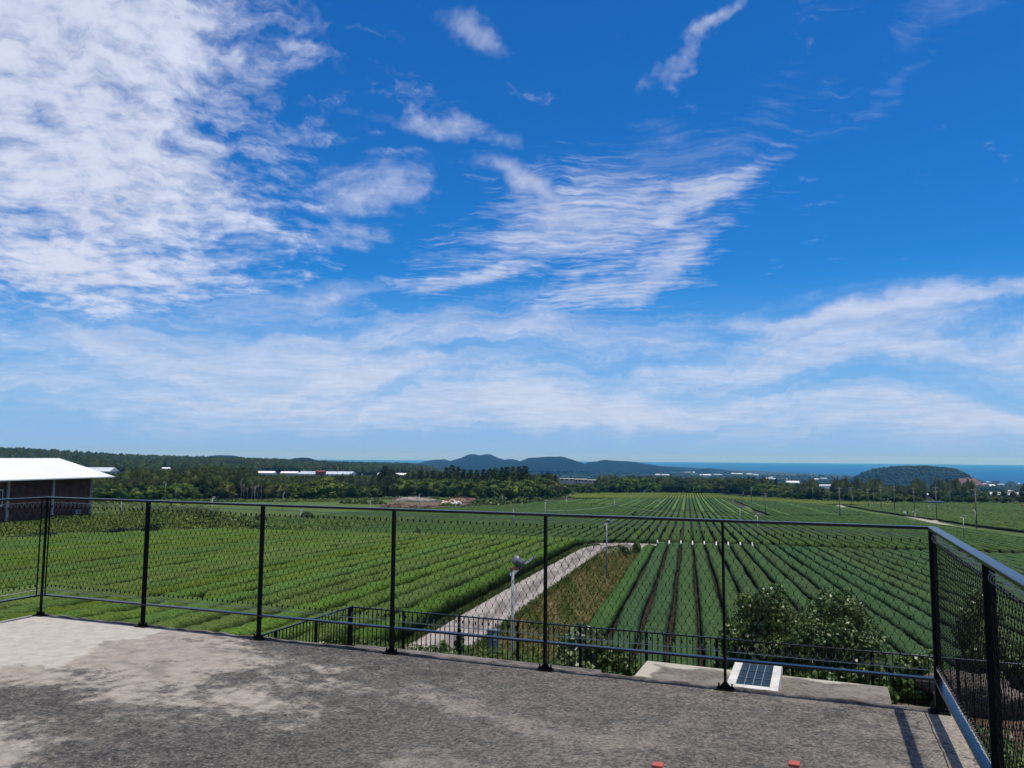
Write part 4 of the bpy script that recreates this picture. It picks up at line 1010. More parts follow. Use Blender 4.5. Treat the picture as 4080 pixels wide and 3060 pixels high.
for i, (px, yt, c, wd) in enumerate(FRONT):
    P = at(px, float(np.interp(px, *TREE_B))); P = at_depth(px, P.y + RNG.uniform(3, 9))
    H = max(5.0, height_to(px, yt + RNG.uniform(-12, 5), P))
    tree('b', P, H, vary(c, .12), '%s rounded tree at the front edge of the woods, %s from the left' % (nm[id(c)], ordinal(i + 1)), 'rounded trees along the front edge of the woods', min(1.6, wd * RNG.uniform(1.05, 1.4) * min(1.0, 12.5 / H + .3)))
# left pine wood behind them
k = 0
TOPL = ([380, 440, 480, 560, 640, 700, 800, 900, 980, 1030, 1100, 1160, 1280], [1900, 1892, 1884, 1872, 1868, 1852, 1846, 1846, 1856, 1884, 1893, 1897, 1899])
for row in range(3):
    for px in np.arange(395 + 13 * row, 1290, 43):
        yb = float(np.interp(px, *TREE_B)); y0 = at(px, yb).y + (14, 34, 60)[row] + RNG.uniform(-5, 5); P = at_depth(px, y0); k += 1
        H = max(8.0, height_to(px, float(np.interp(px, *TOPL)) + (34, 16, 2)[row] + RNG.uniform(-7, 7), P))
        tree('p', P, min(H, 30), vary((0.044, 0.062, 0.013), .3), 'dark pine of the left wood, %s from the left in its %s rank' % (ordinal(int((px - 395 - 13 * row) / 43) + 1), ('front', 'middle', 'rear')[row]), 'pines of the left wood', RNG.uniform(1.0, 1.25))
# bare trunks at the edge of the pine wood
deadm = [None] * 3
for j in range(3):
    rr = random.Random(j + 70); b = MB().tube([(0, 0, -.02), (.02, .01, .4), (-.01, 0, .75), (.02, 0, 1)], [.016, .013, .009, .003], 6)
    for q in range(6): th = rr.uniform(0, 6.28); z = rr.uniform(.45, .9); L = rr.uniform(.08, .2); b.tube([(0, 0, z), (L * .6 * math.cos(th), L * .6 * math.sin(th), z + .05), (L * math.cos(th), L * math.sin(th), z + .13)], [.006, .005, .002], 4)
    deadm[j] = b.mesh('trunk', M['deadwood'], True)
for j, (px, yb, yt) in enumerate(((966, 1984, 1906), (978, 1984, 1925), (991, 1984, 1935), (1009, 1984, 1920), (1019, 1984, 1932), (1033, 1984, 1922), (1046, 1984, 1940), (1148, 1985, 1925))):
    P = at_depth(px, at(px, 1998).y + 4); H = height_to(px, yt, P)
    o = link('bare_tree', deadm[j % 3], None, (P.x, P.y, P.z), (0, 0, j * 1.9), (H * .8, H * .8, H))
    tag(o, 'pale bare tree trunk at the dark edge of the pine wood, %s from the left' % ordinal(j + 1), 'tree', 'bare trunks at the pine wood')
# tall conifers behind the middle of the tree line
CON = [(1512, 1880), (1536, 1848), (1562, 1864), (1582, 1885), (1625, 1882), (1650, 1874), (1678, 1866), (1702, 1873), (1728, 1868), (1756, 1874), (1782, 1858), (1803, 1846), (1826, 1852), (1850, 1862), (1876, 1866), (1902, 1868), (1928, 1864), (1952, 1860), (1976, 1858), (2000, 1852), (2022, 1850), (2044, 1856), (2068, 1850), (2092, 1846), (2114, 1880), (2166, 1884), (2186, 1876), (2212, 1888)]
for j, (px, yt) in enumerate(CON):
    P = at_depth(px, at(px, float(np.interp(px, *TREE_B))).y + RNG.uniform(16, 34)); H = height_to(px, yt + RNG.uniform(0, 6), P)
    tree('c', P, H, vary((0.031, 0.052, 0.012), .22), 'tall dark conifer rising behind the rounded trees, %s from the left' % ordinal(j + 1), 'tall conifers behind the tree line', RNG.uniform(1.25, 1.6))
# dark pines behind the right-hand tree line
k = 0
for px in np.arange(2300, 4090, 36):
    k += 1; P = at_depth(px, at(px, float(np.interp(px, *TREE_B))).y + RNG.uniform(22, 70))
    yt = float(np.interp(px, [2300, 2440, 2520, 2700, 2980, 3060, 3150, 3350, 3560, 3640, 3750, 3900, 4080], [1925, 1905, 1897, 1896, 1903, 1922, 1936, 1938, 1945, 1955, 1958, 1962, 1968])) + RNG.uniform(-6, 6)
    tree('p', P, max(8, height_to(px, yt, P)), vary((0.036, 0.057, 0.012), .28), 'dark pine behind the right tree line, %s from the left' % ordinal(k), 'pines behind the right tree line', RNG.uniform(1.1, 1.5))

# ------------------------------------------------------------------ the wood and plain farther off: one mass of crowns
TINY = [(1690, 1846), (1705, 1846), (1790, 1847), (1845, 1849), (1865, 1848), (1905, 1849), (1955, 1847), (2015, 1848), (2052, 1850), (2110, 1864), (2128, 1863), (2165, 1865), (2178, 1861), (2220, 1866), (2240, 1867), (2255, 1867), (2285, 1868), (2300, 1857), (2318, 1860), (2310, 1870), (2345, 1862), (2215, 1884), (2395, 1871), (2410, 1864), (2430, 1864), (2455, 1873), (2475, 1873), (2495, 1864), (2515, 1871), (2530, 1872), (2548, 1863), (2580, 1863), (2605, 1862), (2640, 1866), (2655, 1868), (2675, 1868), (2612, 1877), (2625, 1879), (2645, 1879), (2662, 1881), (2680, 1881), (2695, 1879), (2740, 1882), (2620, 1892), (2640, 1893), (2655, 1893), (2764, 1884), (2795, 1893), (2815, 1894), (2835, 1886), (2858, 1887), (2858, 1892), (2890, 1887), (2898, 1885), (2915, 1888), (2945, 1889), (2985, 1890), (3010, 1893), (3062, 1907), (3080, 1909), (3075, 1903), (3250, 1910), (3280, 1907), (3440, 1926), (3935, 1922), (3985, 1931), (4060, 1928), (3920, 1929), (4000, 1921)]
WINDOWS = [(q[0] - 14, q[0] + 14, q[1] - 4, q[1] + 1, 0) for q in TINY] + [(3096, 3222, 1905, 1927, 0), (3255, 3320, 1931, 1945, 0), (3381, 3406, 1918, 1926, 0), (3512, 3632, 1928, 1936, 0), (3678, 3720, 1966, 1976, 0), (3819, 3829, 1951, 1962, 0), (3878, 4050, 1930, 1960, 0), (3960, 4078, 1962, 1978, 0)] + [(325, 500, 1858, 1890, 0), (640, 690, 1862, 1872, 0), (1020, 1620, 1876, 1898, 0), (2225, 2375, 1904, 1924, 0)]
def project(x, y, z):
    v = _M.transposed() @ Vector((x, y, z)); return 2040 - v.x / v.z * FPX, 1530 + v.y / v.z * FPX
MT = np.array(_M.transposed())
def far_wood():
    n = 34000; az = RNG.uniform(R(-37), R(37), n); u = RNG.random(n)
    D = np.exp(np.log(360) + u * (np.log(5200) - np.log(360)))
    ok = (D > edgeD(az) + 40) & (D < coast(az) - 150)
    x, y = D * np.sin(az), D * np.cos(az); z = gz(x, y)
    open_ = (fbm(x, y, 170.0) > .56) & (D > 900) & (np.degrees(az) > -2)
    ok &= ~open_ | (RNG.random(n) < .12)
    H = RNG.uniform(7, 13, n) * np.interp(D, [360, 2000, 5000], [1, 1.05, 1.1])
    W = H * RNG.uniform(.26, .46, n) * np.interp(D, [360, 900, 3000], [.75, 1.0, 1.6])
    # keep the greenhouses in sight
    top = np.stack([x, y, z + H], 1) @ MT.T
    px = 2040 - top[:, 0] / top[:, 2] * FPX; py = 1530 + top[:, 1] / top[:, 2] * FPX
    for (a, b, c, d, _) in WINDOWS: ok &= ~((px > a - 4) & (px < b + 4) & (py < d - 1) & (py > 1700) & (D < at(.5 * (a + b), d).length + 70))
    x, y, z, H, W = (q[ok] for q in (x, y, z, H, W)); n = len(x)
    V0, F0 = lump(4, 6, (0, 0, .5), (1, 1, .5), 0); V0[:, :2] *= (1.25 - .55 * V0[:, 2:3])
    m = len(V0); J = 1 + RNG.uniform(-.42, .42, (n, m, 3)) * np.array([1, 1, .55])
    V = V0[None] * J * np.stack([W, W, H], 1)[:, None] + np.stack([x, y, z - .3], 1)[:, None]
    F = (F0[None] + (np.arange(n) * m)[:, None, None]).reshape(-1, 4)
    mt = leaf_mat('far_wood', (0.012, 0.021, 0.006), (0.034, 0.048, 0.012), 0.03, 0.9, 0.1, fine=0.5, fscale=0.35, transl=0)
    tag(link('far_wood', mesh_np('far_wood', V.reshape(-1, 3), F, False, [mt])), 'dark mass of woodland stretching away to the ridge and the coast', 'woodland', None, 'stuff')
    # trees of the knoll
    n = 900; pxs = RNG.uniform(3400, 3850, n); uu = RNG.uniform(-.98, .15, n); xs, ys = [q[0] for q in KNOLL_PROF], [q[1] for q in KNOLL_PROF]
    Vs, Fs, o = [], [], 0
    for q, u in zip(pxs, uu):
        if q > 3652 and u < scar_top(q) + .06 and RNG.random() < .95: continue
        kx, dep, zz = knoll_pt(q, u); w = RNG.uniform(3.5, 6.5); h = RNG.uniform(5, 9)
        V, F = lump(4, 6, (kx, dep, zz + h * .15), (w, w, h * .6), .25); Vs.append(V); Fs.append(F + o); o += len(V)
    tag(link('hill_wood', mesh_np('hill_wood', np.vstack(Vs), np.vstack(Fs), False, [mt])), 'dark wood covering the round hill by the sea', 'woodland', None, 'stuff')
far_wood()

# ------------------------------------------------------------------ brick building on the left
def pt3(p, t, z): x, y = from_pt(p, t); return (x, y, z)
bld = empty('brick_building', pt3(-80.5, 68, -8.3), -TH)
tag(bld, 'long dark brick building with grey columns under a white hipped roof, left', 'building')
def build_brick():
    # local frame: x = p + 80.5, y = t - 68, z = z + 8.3
    L = lambda p, t, z: (p + 80.5, t - 68, z + 8.3)
    wz = -3.02
    b = MB().box(L(-83, 42, -8.9), L(-78, 92.0, wz)); part('wall', b.mesh('wall', M['brickred']), bld)
    cm = MB().box((-.02, -.17, -.6), (.17, .17, 5.27)).mesh('column', M['column'])
    for t in (91.9, 85.4, 78.6, 71.8, 65, 58.2, 51.4, 44.6): part('column', cm, bld, loc=L(-78, t, -8.3))
    part('column', cm, bld, loc=L(-78, 91.83, -8.3), rot=(0, 0, R(90)))
    # window in the third bay
    for t0, t1 in ((72.4, 77.9), (65.6, 71.1)):
        w = part('window', MB().box(L(-78.0, t0, -6.0), L(-77.95, t1, -4.3)).mesh('window', M['darkglass']), bld)
        fr = MB()
        for a, c in (((t0, -6.15), (t1, -6.0)), ((t0, -4.3), (t1, -4.18))): fr.box(L(-78.0, a[0], a[1]), L(-77.88, c[0], c[1]))
        for tt in (t0, (t0 + t1) / 2, t1 - .06): fr.box(L(-78.0, tt, -6.0), L(-77.9, tt + .06, -4.3))
        o = part('window_frame', fr.mesh('window_frame', M['white']), w)
    # hipped roof with a fascia and soffit
    e0, e1, r0, r1, rp = 40.0, 93.6, 44.8, 88.9, -80.5
    A = [L(-85.2, e0, -3.0), L(-75.8, e0, -3.0), L(-75.8, e1, -3.0), L(-85.2, e1, -3.0), L(rp, r0, -.58), L(rp, r1, -.58)]
    bt = [(x, y, z - .16) for x, y, z in A[:4]]
    rf = part('roof', MB().add(A + bt, [(0, 1, 4), (1, 2, 5, 4), (2, 3, 5), (3, 0, 4, 5), (6, 7, 1, 0), (7, 8, 2, 1), (8, 9, 3, 2), (9, 6, 0, 3), (9, 8, 7, 6)]).mesh('roof', M['roofwhite']), bld)
    seam = MB()
    n = 44
    for i in range(n):      # standing seams of the near slope
        t = e0 + .6 + (e1 - e0 - 1.2) * i / (n - 1); k = min(1, (t - e0) / 4.8, (e1 - t) / 4.8)
        seam.add([L(-75.8, t - .02, -2.99), L(-75.8, t + .02, -2.99), L(-75.8 - 4.7 * k, t + .02, -2.985 + 2.42 * k), L(-75.8 - 4.7 * k, t - .02, -2.985 + 2.42 * k)], [(0, 1, 2, 3)])
    part('roof_seams', seam.mesh('roof_seams', M['white']), rf)
    part('gutter', MB().box(L(-75.8, e0, -3.12), L(-75.68, e1, -3.0)).mesh('gutter', M['white']), rf)
    ac = part('vent_unit', MB().box(L(-77.9, 88.6, -8.0), L(-77.3, 89.6, -7.2)).mesh('vent_unit', M['motor']), bld)
build_brick()

# ------------------------------------------------------------------ frost fans on poles
def fan_proto():
    H = 6.0; r = empty('frost_fan')
    part('pole', MB().tube([(0, 0, -.4), (0, 0, H * .5), (0, 0, H)], [.058, .055, .052], 10).mesh('pole', M['greypole'], True), r)
    part('bracket', MB().box((-.09, -.05, H - .05), (.24, .05, H + .04)).mesh('bracket', M['rust']), r)
    Mx = Matrix.Translation((.30, 0, H + .15)) @ Matrix.Rotation(R(28), 4, 'Y') @ Matrix.Scale(.62, 4)
    mm = MB().tube([Mx @ Vector((-.42, 0, 0)), Mx @ Vector((-.34, 0, 0)), Mx @ Vector((.16, 0, 0)), Mx @ Vector((.22, 0, 0))], [.10, .155, .155, .10], 12).box((.17, -.05, H + .03), (.28, .05, H + .10))
    mo = part('motor', mm.mesh('motor', M['motor'], True), r)
    part('hub', MB().tube([Mx @ Vector((.22, 0, 0)), Mx @ Vector((.34, 0, 0))], [.07, .05], 8).mesh('hub', M['darkbox']), mo)
    for k, ang in enumerate((R(52), R(232))):
        bl = MB(); c, s = math.cos(ang), math.sin(ang); V = []
        for u, w, tw in ((.10, .05, .5), (.30, .12, .42), (.62, .15, .3), (.95, .07, .2)):
            for sg in (-1, 1):
                for th in (-.006, .006):
                    q = Vector((.29 + sg * w * math.sin(tw) + th, -s * u + sg * w * math.cos(tw) * c, c * u + sg * w * math.cos(tw) * s)); V.append(Mx @ q)
        F = []
        for i in range(3):
            o = i * 4; F += [(o, o + 2, o + 6, o + 4), (o + 1, o + 5, o + 7, o + 3), (o, o + 4, o + 5, o + 1), (o + 2, o + 3, o + 7, o + 6)]
        F += [(0, 1, 3, 2), (12, 14, 15, 13)]
        part('blade', bl.add(V, F).mesh('blade', M['blade'] if k else M['motor']), r)
    part('junction_box', MB().box((-.11, -.07, 1.25), (-.05, .07, 1.6)).mesh('junction_box', M['motor']), r)
    return r
FANS = [  # px, base row, top row
    (480, 2064, 1990, 'behind the brick building among the weeds'), (656, 2001, 1925, 'left of a pair before the pine wood'), (699, 2003, 1941, 'right of a pair before the pine wood'), (842, 2075, 1980, 'beside the dark shrubs in the pale left field'),
    (1015, 1999, 1939, 'before the bare trunks of the pine wood'), (1126, 2041, 1962, 'in the pale field before the olive tree'), (1197, 2101, 2026, 'behind the bright left field, its head at the rail'), (1474, 2092, 1988, 'behind the bright left field, left of the clearing'),
    (1670, 2023, 1968, 'before the grey brush heap'), (1849, 2025, 1986, 'beside the white bags'), (2001, 2021, 1975, 'by the leaning trees right of the clearing'), (2096, 1996, 1963, 'close before the dark wood'),
    (2046, 2100, 2028, 'with its head just over the top rail'), (2172, 2105, 1995, 'at the left end of the dark cross path'), (2257, 2069, 1972, 'at the corner of the wood'), (2449, 2052, 1986, 'with a dark head in the striped field'),
    (2515, 2026, 1969, 'left of the yellow field'), (2567, 2000, 1955, 'left in the yellow field'), (2600, 1990, 1958, 'second in the yellow field'), (2921, 2012, 1991, 'left of the mown grass strip'), (2950, 2133, 2020, 'tall before the mown grass strip'),
    (3020, 2166, 2048, 'nearest before the mown grass strip'), (2961, 1984, 1960, 'at the right end of the yellow field'), (3081, 1990, 1965, 'right of the yellow field by the wood'), (3399, 2020, 1976, 'among the utility poles'),
    (3539, 2010, 1986, 'far at the wood behind the pale path'), (3649, 2135, 2033, 'right of the walkers, by the railing corner'), (3702, 2058, 2011, 'behind the pale path'), (3842, 2160, 2055, 'above the right rail, near'), (3889, 2106, 2029, 'close beside the tall utility pole'), (4018, 2013, 1997, 'far right at the wood'),
    (2418, 2306, 2072, 'on the bank right of the concrete track')]
fp = fan_proto()
def place_fan(o, px, yb, yt, why, extra=None):
    P = at(px, yb) if extra is None else extra; H = height_to(px, yt, P)
    o.location = P; k = H / 6.25; o.scale = (1.0 if P.y < 120 else 1.25,) * 2 + (k,)
    o.rotation_euler = (0, 0, R(random.uniform(22, 62)))
    tag(o, 'frost fan on a grey pole ' + why, 'frost fan', 'frost fans over the tea fields')
near_fan = at_depth(2046, 27.0)
place_fan(fp, 2046, 0, 2232, 'nearest, standing by the grey meter box', near_fan); fp.rotation_euler = (0, 0, R(42))
for f in FANS: place_fan(copy_tree(fp), *f)

# ------------------------------------------------------------------ utility poles
def pole_proto():
    H = 10.5; r = empty('utility_pole')
    part('pole', MB().tube([(0, 0, -.5), (0, 0, H)], [.19, .12], 10).mesh('pole', M['concretepole'], True), r)
    for z, w in ((H - .6, 1.1), (H - 1.9, .7)):
        a = part('crossarm', MB().box((-w, -.05, z), (w, .05, z + .1)).mesh('crossarm', M['motor']), r)
        for x in (-w + .1, -w * .35, w * .35, w - .1): part('insulator', MB().tube([(x, 0, z + .1), (x, 0, z + .16), (x, 0, z + .3)], [.03, .06, .035], 6).mesh('insulator', M['white']), a)
    return r
UT = [(3511, 2030, 1937), (3238, 1997, 1942), (3268, 1998, 1948), (3303, 2003, 1945), (3347, 2065, 1940), (3392, 2020, 1940), (3460, 2023, 1950), (3482, 2022, 1960), (3565, 2038, 1935), (3644, 2054, 1942), (3733, 2073, 1937), (3892, 2106, 1945), (3050, 2055, 1963), (2995, 2011, 1937), (2763, 1972, 1942), (2629, 2036, 1992), (1345, 1900, 1864), (1393, 1900, 1867)]
up = pole_proto(); UTP = []
for i, (px, yb, yt) in enumerate(UT):
    o = up if i == 0 else copy_tree(up); P = at(px, yb); H = height_to(px, yt, P); o.location = P; o.rotation_euler = (0, 0, R(random.uniform(-15, 25)))
    o.scale = (max(.75, min(1.2, H / 10.5)),) * 2 + (H / 10.5,); UTP.append((px, P, H))
for rank, i in enumerate(sorted(range(len(UT)), key=lambda q: UT[q][0])):
    ob = [o for o in bpy.data.objects if o.name.split('.')[0] == 'utility_pole']
    UTP[i] = UTP[i] + (rank,)
obs = [up] + sorted([o for o in bpy.data.objects if o.name.startswith('utility_pole.')], key=lambda o: o.name)
for o, u in zip(obs, UTP): tag(o, 'grey utility pole over the fields, %s of eighteen from the left' % ordinal(u[3] + 1), 'utility pole', 'utility poles over the fields')

# thin cables: between the right-hand poles and along the fans
def cable(a, b, sag, r, label, mat='greypole'):
    a, b = Vector(a), Vector(b); pts = []
    for i in range(13):
        u = i / 12; q = a.lerp(b, u); q.z -= sag * 4 * u * (1 - u); pts.append(q)
    tag(link('cable', MB().tube(pts, r, 4).mesh('cable', M[mat])), label, 'cable', 'overhead cables')
ptop = {u[0]: Vector((u[1].x, u[1].y, u[1].z + u[2] - .5)) for u in UTP}
for a, b, t in ((3892, 3733, 'near the right edge'), (3733, 3644, 'above the pale path'), (3644, 3565, 'above the walkers'), (3565, 3511, 'over the far end of the pale path')):
    cable(ptop[a], ptop[b], .5, .02, 'thin dark overhead cable between two utility poles ' + t, 'darkbox')
def fan_top(px):
    f = [q for q in FANS if q[0] == px][0]; P = at(px, f[1]); return Vector((P.x, P.y, P.z + height_to(px, f[2], P) - 2.0))
for a, b, t in ((2172, 2449, 'over the striped field'), (2449, 2950, 'over the middle field, right part'), (842, 1126, 'before the pine wood'), (699, 842, 'left before the pine wood')):
    cable(fan_top(a), fan_top(b), .6, .022, 'thin pale cable strung between frost fans ' + t, 'white' if a > 2000 else 'greypole')

# ------------------------------------------------------------------ small things of the fields
mk = MB().add([(-.15, -.30, 0), (.15, -.30, 0), (.15, .3, 0), (-.15, .3, 0), (-.11, .10, .52), (.11, .10, .52), (.11, .2, .55), (-.11, .2, .55)], [(3, 2, 1, 0), (4, 5, 6, 7), (0, 1, 5, 4), (1, 2, 6, 5), (2, 3, 7, 6), (3, 0, 4, 7)]).mesh('row_marker', M['white'])
MKX = [2592, 2641, 2688, 2737, 2786, 2835, 2884, 2935, 2984]
for i in range(9):
    x, y = from_pt(-4.8 + 1.8 * i, 128.9); o = link('row_marker', mk, None, (x, y, g1(x, y) + .35), (0, 0, -TH))
    o.scale = (.8, .8, .95)
    tag(o, 'small white marker at the end of a tea row, %s from the left' % ordinal(i + 1), 'marker', 'white markers along the near right field')

def shrub(px, py_top, depth, w_px, n, leaf, colour, label, P=None, cat='shrub', aspect=.6, flat=1.0, clumps=26, spike=0, name='shrub', group=None):
    """a bush of single leaves on short twigs: outline from clumps, gaps between them"""
    P = at_depth(px, depth) if P is None else P; H = max(.4, height_to(px, py_top, P)); W = w_px * depth / FPX / 2
    cs, rs = [], []
    for i in range(clumps):          # a dome of leaf clumps, uneven in size
        d = sphere_dirs(1)[0]; d[2] = abs(d[2]) * 1.15 - .12; k = RNG.uniform(.45, 1.0) ** .5; r = min(W, H * .6) * RNG.uniform(.20, .34)
        cs.append((d[0] * (W - r * .7) * k, d[1] * (W - r * .7) * k, max(r * .5, d[2] * (H - r) * k))); rs.append(r)
    V1 = clump_cloud(cs, rs, n // clumps, leaf, flat, aspect, .7)
    q = sphere_dirs(n // 3) * (RNG.random((n // 3, 1)) ** .5) * np.array((W * .72, W * .72, H * .72)); q[:, 2] = np.abs(q[:, 2]) + H * .04
    V2 = leaf_quads(q, sphere_dirs(n // 3), leaf * 1.5, .8, .5)
    ro = empty(name, (P.x, P.y, P.z - .05)); 
    c = part('foliage', mesh_np('foliage', *join(V1, V2), False, [M['shrub']]), ro); c.color = tuple(colour) + (1,)
    st = MB()
    for k in range(6): th = k * 1.05; st.tube([(.04 * math.cos(th), .04 * math.sin(th), -.1), (W * .3 * math.cos(th), W * .3 * math.sin(th), H * .4), (W * .6 * math.cos(th), W * .6 * math.sin(th), H * .78)], [.03, .02, .008], 5)
    part('stem', st.mesh('stem', M['bark']), ro)
    return tag(ro, label, cat, group)
def by_fence(px, b):
    r = ray(px, 1820).x; y = b / (E2[1] + E2[0] * r); return y
SG = np.array((0.078, 0.128, 0.030)); SP = np.array((0.130, 0.185, 0.080)); SD = np.array((0.056, 0.096, 0.024))
shrub(3035, 2285, by_fence(3030, 19.6), 420, 20000, .085, SG, 'large leafy bush beyond the fence, left half of the big bush pair', clumps=44)
shrub(3275, 2288, by_fence(3270, 19.4), 500, 24000, .085, SD * 1.25, 'large dark leafy bush beyond the fence, right half of the big bush pair', clumps=50)
shrub(2330, 2455, by_fence(2330, 19.0), 300, 5200, .15, SP, 'pale broad leaved creeper bush beyond the fence by the lower slab', aspect=.85, clumps=24)
shrub(2470, 2565, by_fence(2460, 18.6), 210, 2600, .12, SG, 'low green weeds between the creeper bush and the lower slab', clumps=20)
shrub(3630, 2530, by_fence(3640, 19.3), 260, 5000, .11, SG * 1.3, 'bright leafy shrub beyond the fence left of the railing corner', clumps=28)
shrub(3880, 2345, by_fence(3880, 20.6), 340, 10000, .11, SD * 1.3, 'tall dark shrub seen through the right mesh behind the boulder', clumps=40)
shrub(4080, 2400, by_fence(4090, 20.2), 320, 8000, .11, SG, 'leafy shrub at the right edge of the picture beyond the mesh', clumps=34)
shrub(3440, 2610, by_fence(3500, 18.5), 200, 4500, .10, SG * 1.1, 'low leafy shrub under the fence rail right of the big bush', clumps=24)
shrub(3250, 2625, by_fence(3250, 18.3), 460, 6000, .10, SG, 'low hedge of leaves along the foot of the fence', clumps=36)
shrub(2790, 2640, by_fence(2790, 18.2), 420, 4200, .10, SP * .9, 'low pale weeds behind the fence beside the lower slab', clumps=30)
shrub(2535, 2134, 112, 46, 1400, .22, np.array((0.10, 0.17, 0.03)), 'bright round bush at the end of the concrete track', clumps=16)
shrub(2480, 2166, 96, 80, 1600, .2, SD * .9, 'dark low bush inside the bend of the concrete track', clumps=16, P=at(2480, 2205))
shrub(2528, 2034, 236, 32, 600, .4, SD, 'small dark bush in the middle field before the cross path', clumps=10)
shrub(1672, 2092, 118, 30, 500, .25, SD, 'small dark bush at the back of the bright left field', clumps=10)
for i, (px, yt, d, w) in enumerate(((590, 2030, 165, 120), (680, 2026, 168, 130), (770, 2030, 165, 120), (850, 2044, 160, 90), (870, 2036, 158, 70), (930, 2046, 165, 90), (985, 2040, 165, 70), (640, 2052, 150, 150), (760, 2056, 150, 150), (560, 2062, 140, 150), (1050, 2040, 175, 90), (1230, 2030, 190, 90))):
    shrub(px, yt, d, w, 1500, .42, (SD if i % 3 else SG) * 1.05, 'green scrub in the rough hedge line before the pale left field, %s of twelve' % ordinal(i + 1), clumps=18, group='scrub before the pale left field')
for i, (px, yt, d, w) in enumerate(((1920, 1975, 352, 120), (1985, 1970, 345, 110), (2075, 1972, 372, 120), (1790, 2005, 325, 90), (1890, 2008, 320, 100), (2150, 1978, 385, 100), (1420, 1985, 335, 140), (1500, 1988, 330, 120))):
    shrub(px, yt, d, w, 700, .8, (G_LIT if i % 2 else SG) * 1.1, 'weedy green scrub at the foot of the wood round the clearing, %s of eight' % ordinal(i + 1), clumps=16, flat=.7, group='scrub round the clearing')
# garden under the right rail
for i, (a, b, zt, w, leaf) in enumerate(((1.45, 9.2, -3.55, .55, .13), (1.95, 9.6, -3.75, .6, .12), (1.75, 11.0, -3.6, .6, .12), (2.35, 11.2, -3.8, .65, .12), (2.1, 12.6, -3.9, .6, .11), (2.75, 13.0, -3.9, .7, .11), (2.3, 14.6, -4.35, .6, .10), (1.25, 7.8, -3.4, .45, .13))):
    x, y = from_e(a, b); P = Vector((x, y, g1(x, y)))
    d = ray(2040, 1820); W = w
    cs, rs = [], []; H = zt - P.z
    for q in range(18):
        z = RNG.random() ** .8; th = RNG.uniform(0, 6.28); r = W * RNG.uniform(.1, .9); cs.append((r * math.cos(th), r * math.sin(th), H * (.1 + .85 * z))); rs.append(.24)
    V = clump_cloud(cs, rs, 110, leaf, 1.1, .42, .8); ro = empty('garden_shrub', P)
    c = part('foliage', mesh_np('foliage', *V, False, [M['shrub']]), ro); c.color = tuple(SG * RNG.uniform(.8, 1.25)) + (1,)
    sb = MB()
    for q in range(5): th = q * 1.26; sb.tube([(0, 0, -.1), (W * .4 * math.cos(th), W * .4 * math.sin(th), H * .5), (W * .6 * math.cos(th), W * .6 * math.sin(th), H * .85)], [.025, .016, .006], 5)
    part('stem', sb.mesh('stem', M['bark']), ro)
    tag(ro, 'leafy garden shrub below the right rail, %s nearest the roof corner' % ordinal(i + 1), 'shrub', 'garden shrubs below the right rail')
# boulder
V, F = lump(34, 56, (0, 0, 0), (1, 1, 1), .0); nn = (fbm(V[:, 0] * 1.3 + 7, V[:, 1] * 1.3 + V[:, 2] * 1.7, 1.0) - .5) * .7 + (fbm(V[:, 0] * 4, V[:, 1] * 4 + V[:, 2] * 5, 1.0) - .5) * .32 + (fbm(V[:, 0] * 13, V[:, 1] * 11 + V[:, 2] * 14, 1.0) - .5) * .12; V = V * (1 + nn[:, None]) * np.array((.95, .6, .5))
P = at_depth(3845, 16.4); o = link('boulder', mesh_np('boulder', V, F, False, [M['rock']]), None, (P.x, P.y, P.z + .26), (0, 0, R(-20)))
tag(o, 'rough grey brown boulder on the mulch beyond the fence', 'boulder')
# terracotta paving edge at the right margin
x, y = from_e(2.95, 12.3); o = link('terracotta_pot', MB().tube([(0, 0, 0), (0, 0, .1), (0, 0, .34), (0, 0, .4), (0, 0, .41), (0, 0, .36)], [.17, .19, .25, .29, .25, .23], 16).mesh('terracotta_pot', M['terracotta'], True), None, (x, y, g1(x, y)))
tag(o, 'orange terracotta pot among the garden shrubs at the right edge', 'pot')
# meter box by the nearest fan
P = at_depth(1972, 24.5); mb = empty('meter_box', (P.x, P.y, P.z), R(-10)); tag(mb, 'grey meter cabinet on two legs beyond the fence left of the nearest fan', 'meter box')
hz = height_to(1972, 2512, P)
bevel(part('cabinet', MB().box((-.16, -.13, hz - .62), (.16, .13, hz)).mesh('cabinet', M['greypole']), mb), .01, 2)
part('lid', MB().box((-.18, -.15, hz), (.18, .15, hz + .03)).mesh('lid', M['motor']), mb)
part('dial', MB().box((.02, -.135, hz - .26), (.13, -.128, hz - .08)).mesh('dial', M['white']), mb)
for s in (-1, 1): part('leg', MB().box((s * .11 - .03, -.03, -.3), (s * .11 + .03, .03, hz - .62)).mesh('leg', M['darkbox']), mb)
part('conduit', MB().tube([(.16, 0, .6), (.4, .1, .66), (.62, .2, .72)], .025, 6).mesh('conduit', M['greypole']), mb)

# saplings at the foot of the fence
def sapling(px, yt, d, colour, label):
    P = at_depth(px, d); H = height_to(px, yt, P); Ps, Ns = [], []
    for k in range(240):
        z = RNG.uniform(.45, 1.0); th = RNG.uniform(0, 6.28); r = .30 * (1.1 - z) * RNG.uniform(.2, 1); Ps.append((r * math.cos(th), r * math.sin(th), H * z)); Ns.append((math.cos(th), math.sin(th), .3))
    ro = empty('sapling', P); c = part('foliage', mesh_np('foliage', *leaf_quads(np.array(Ps), np.array(Ns), .13, .35), False, [M['shrub']]), ro); c.color = tuple(colour) + (1,)
    part('stem', MB().tube([(0, 0, -.2), (.01, 0, H * .6), (0, 0, H * .97)], [.02, .014, .005], 5).mesh('stem', M['bark']), ro); tag(ro, label, 'sapling')
sapling(1840, 2512, 19.0, SD * 1.3, 'slim sapling before the concrete track at the fence')
sapling(1778, 2556, 18.8, SD * 1.5, 'short bushy sapling left of the slim one at the fence')
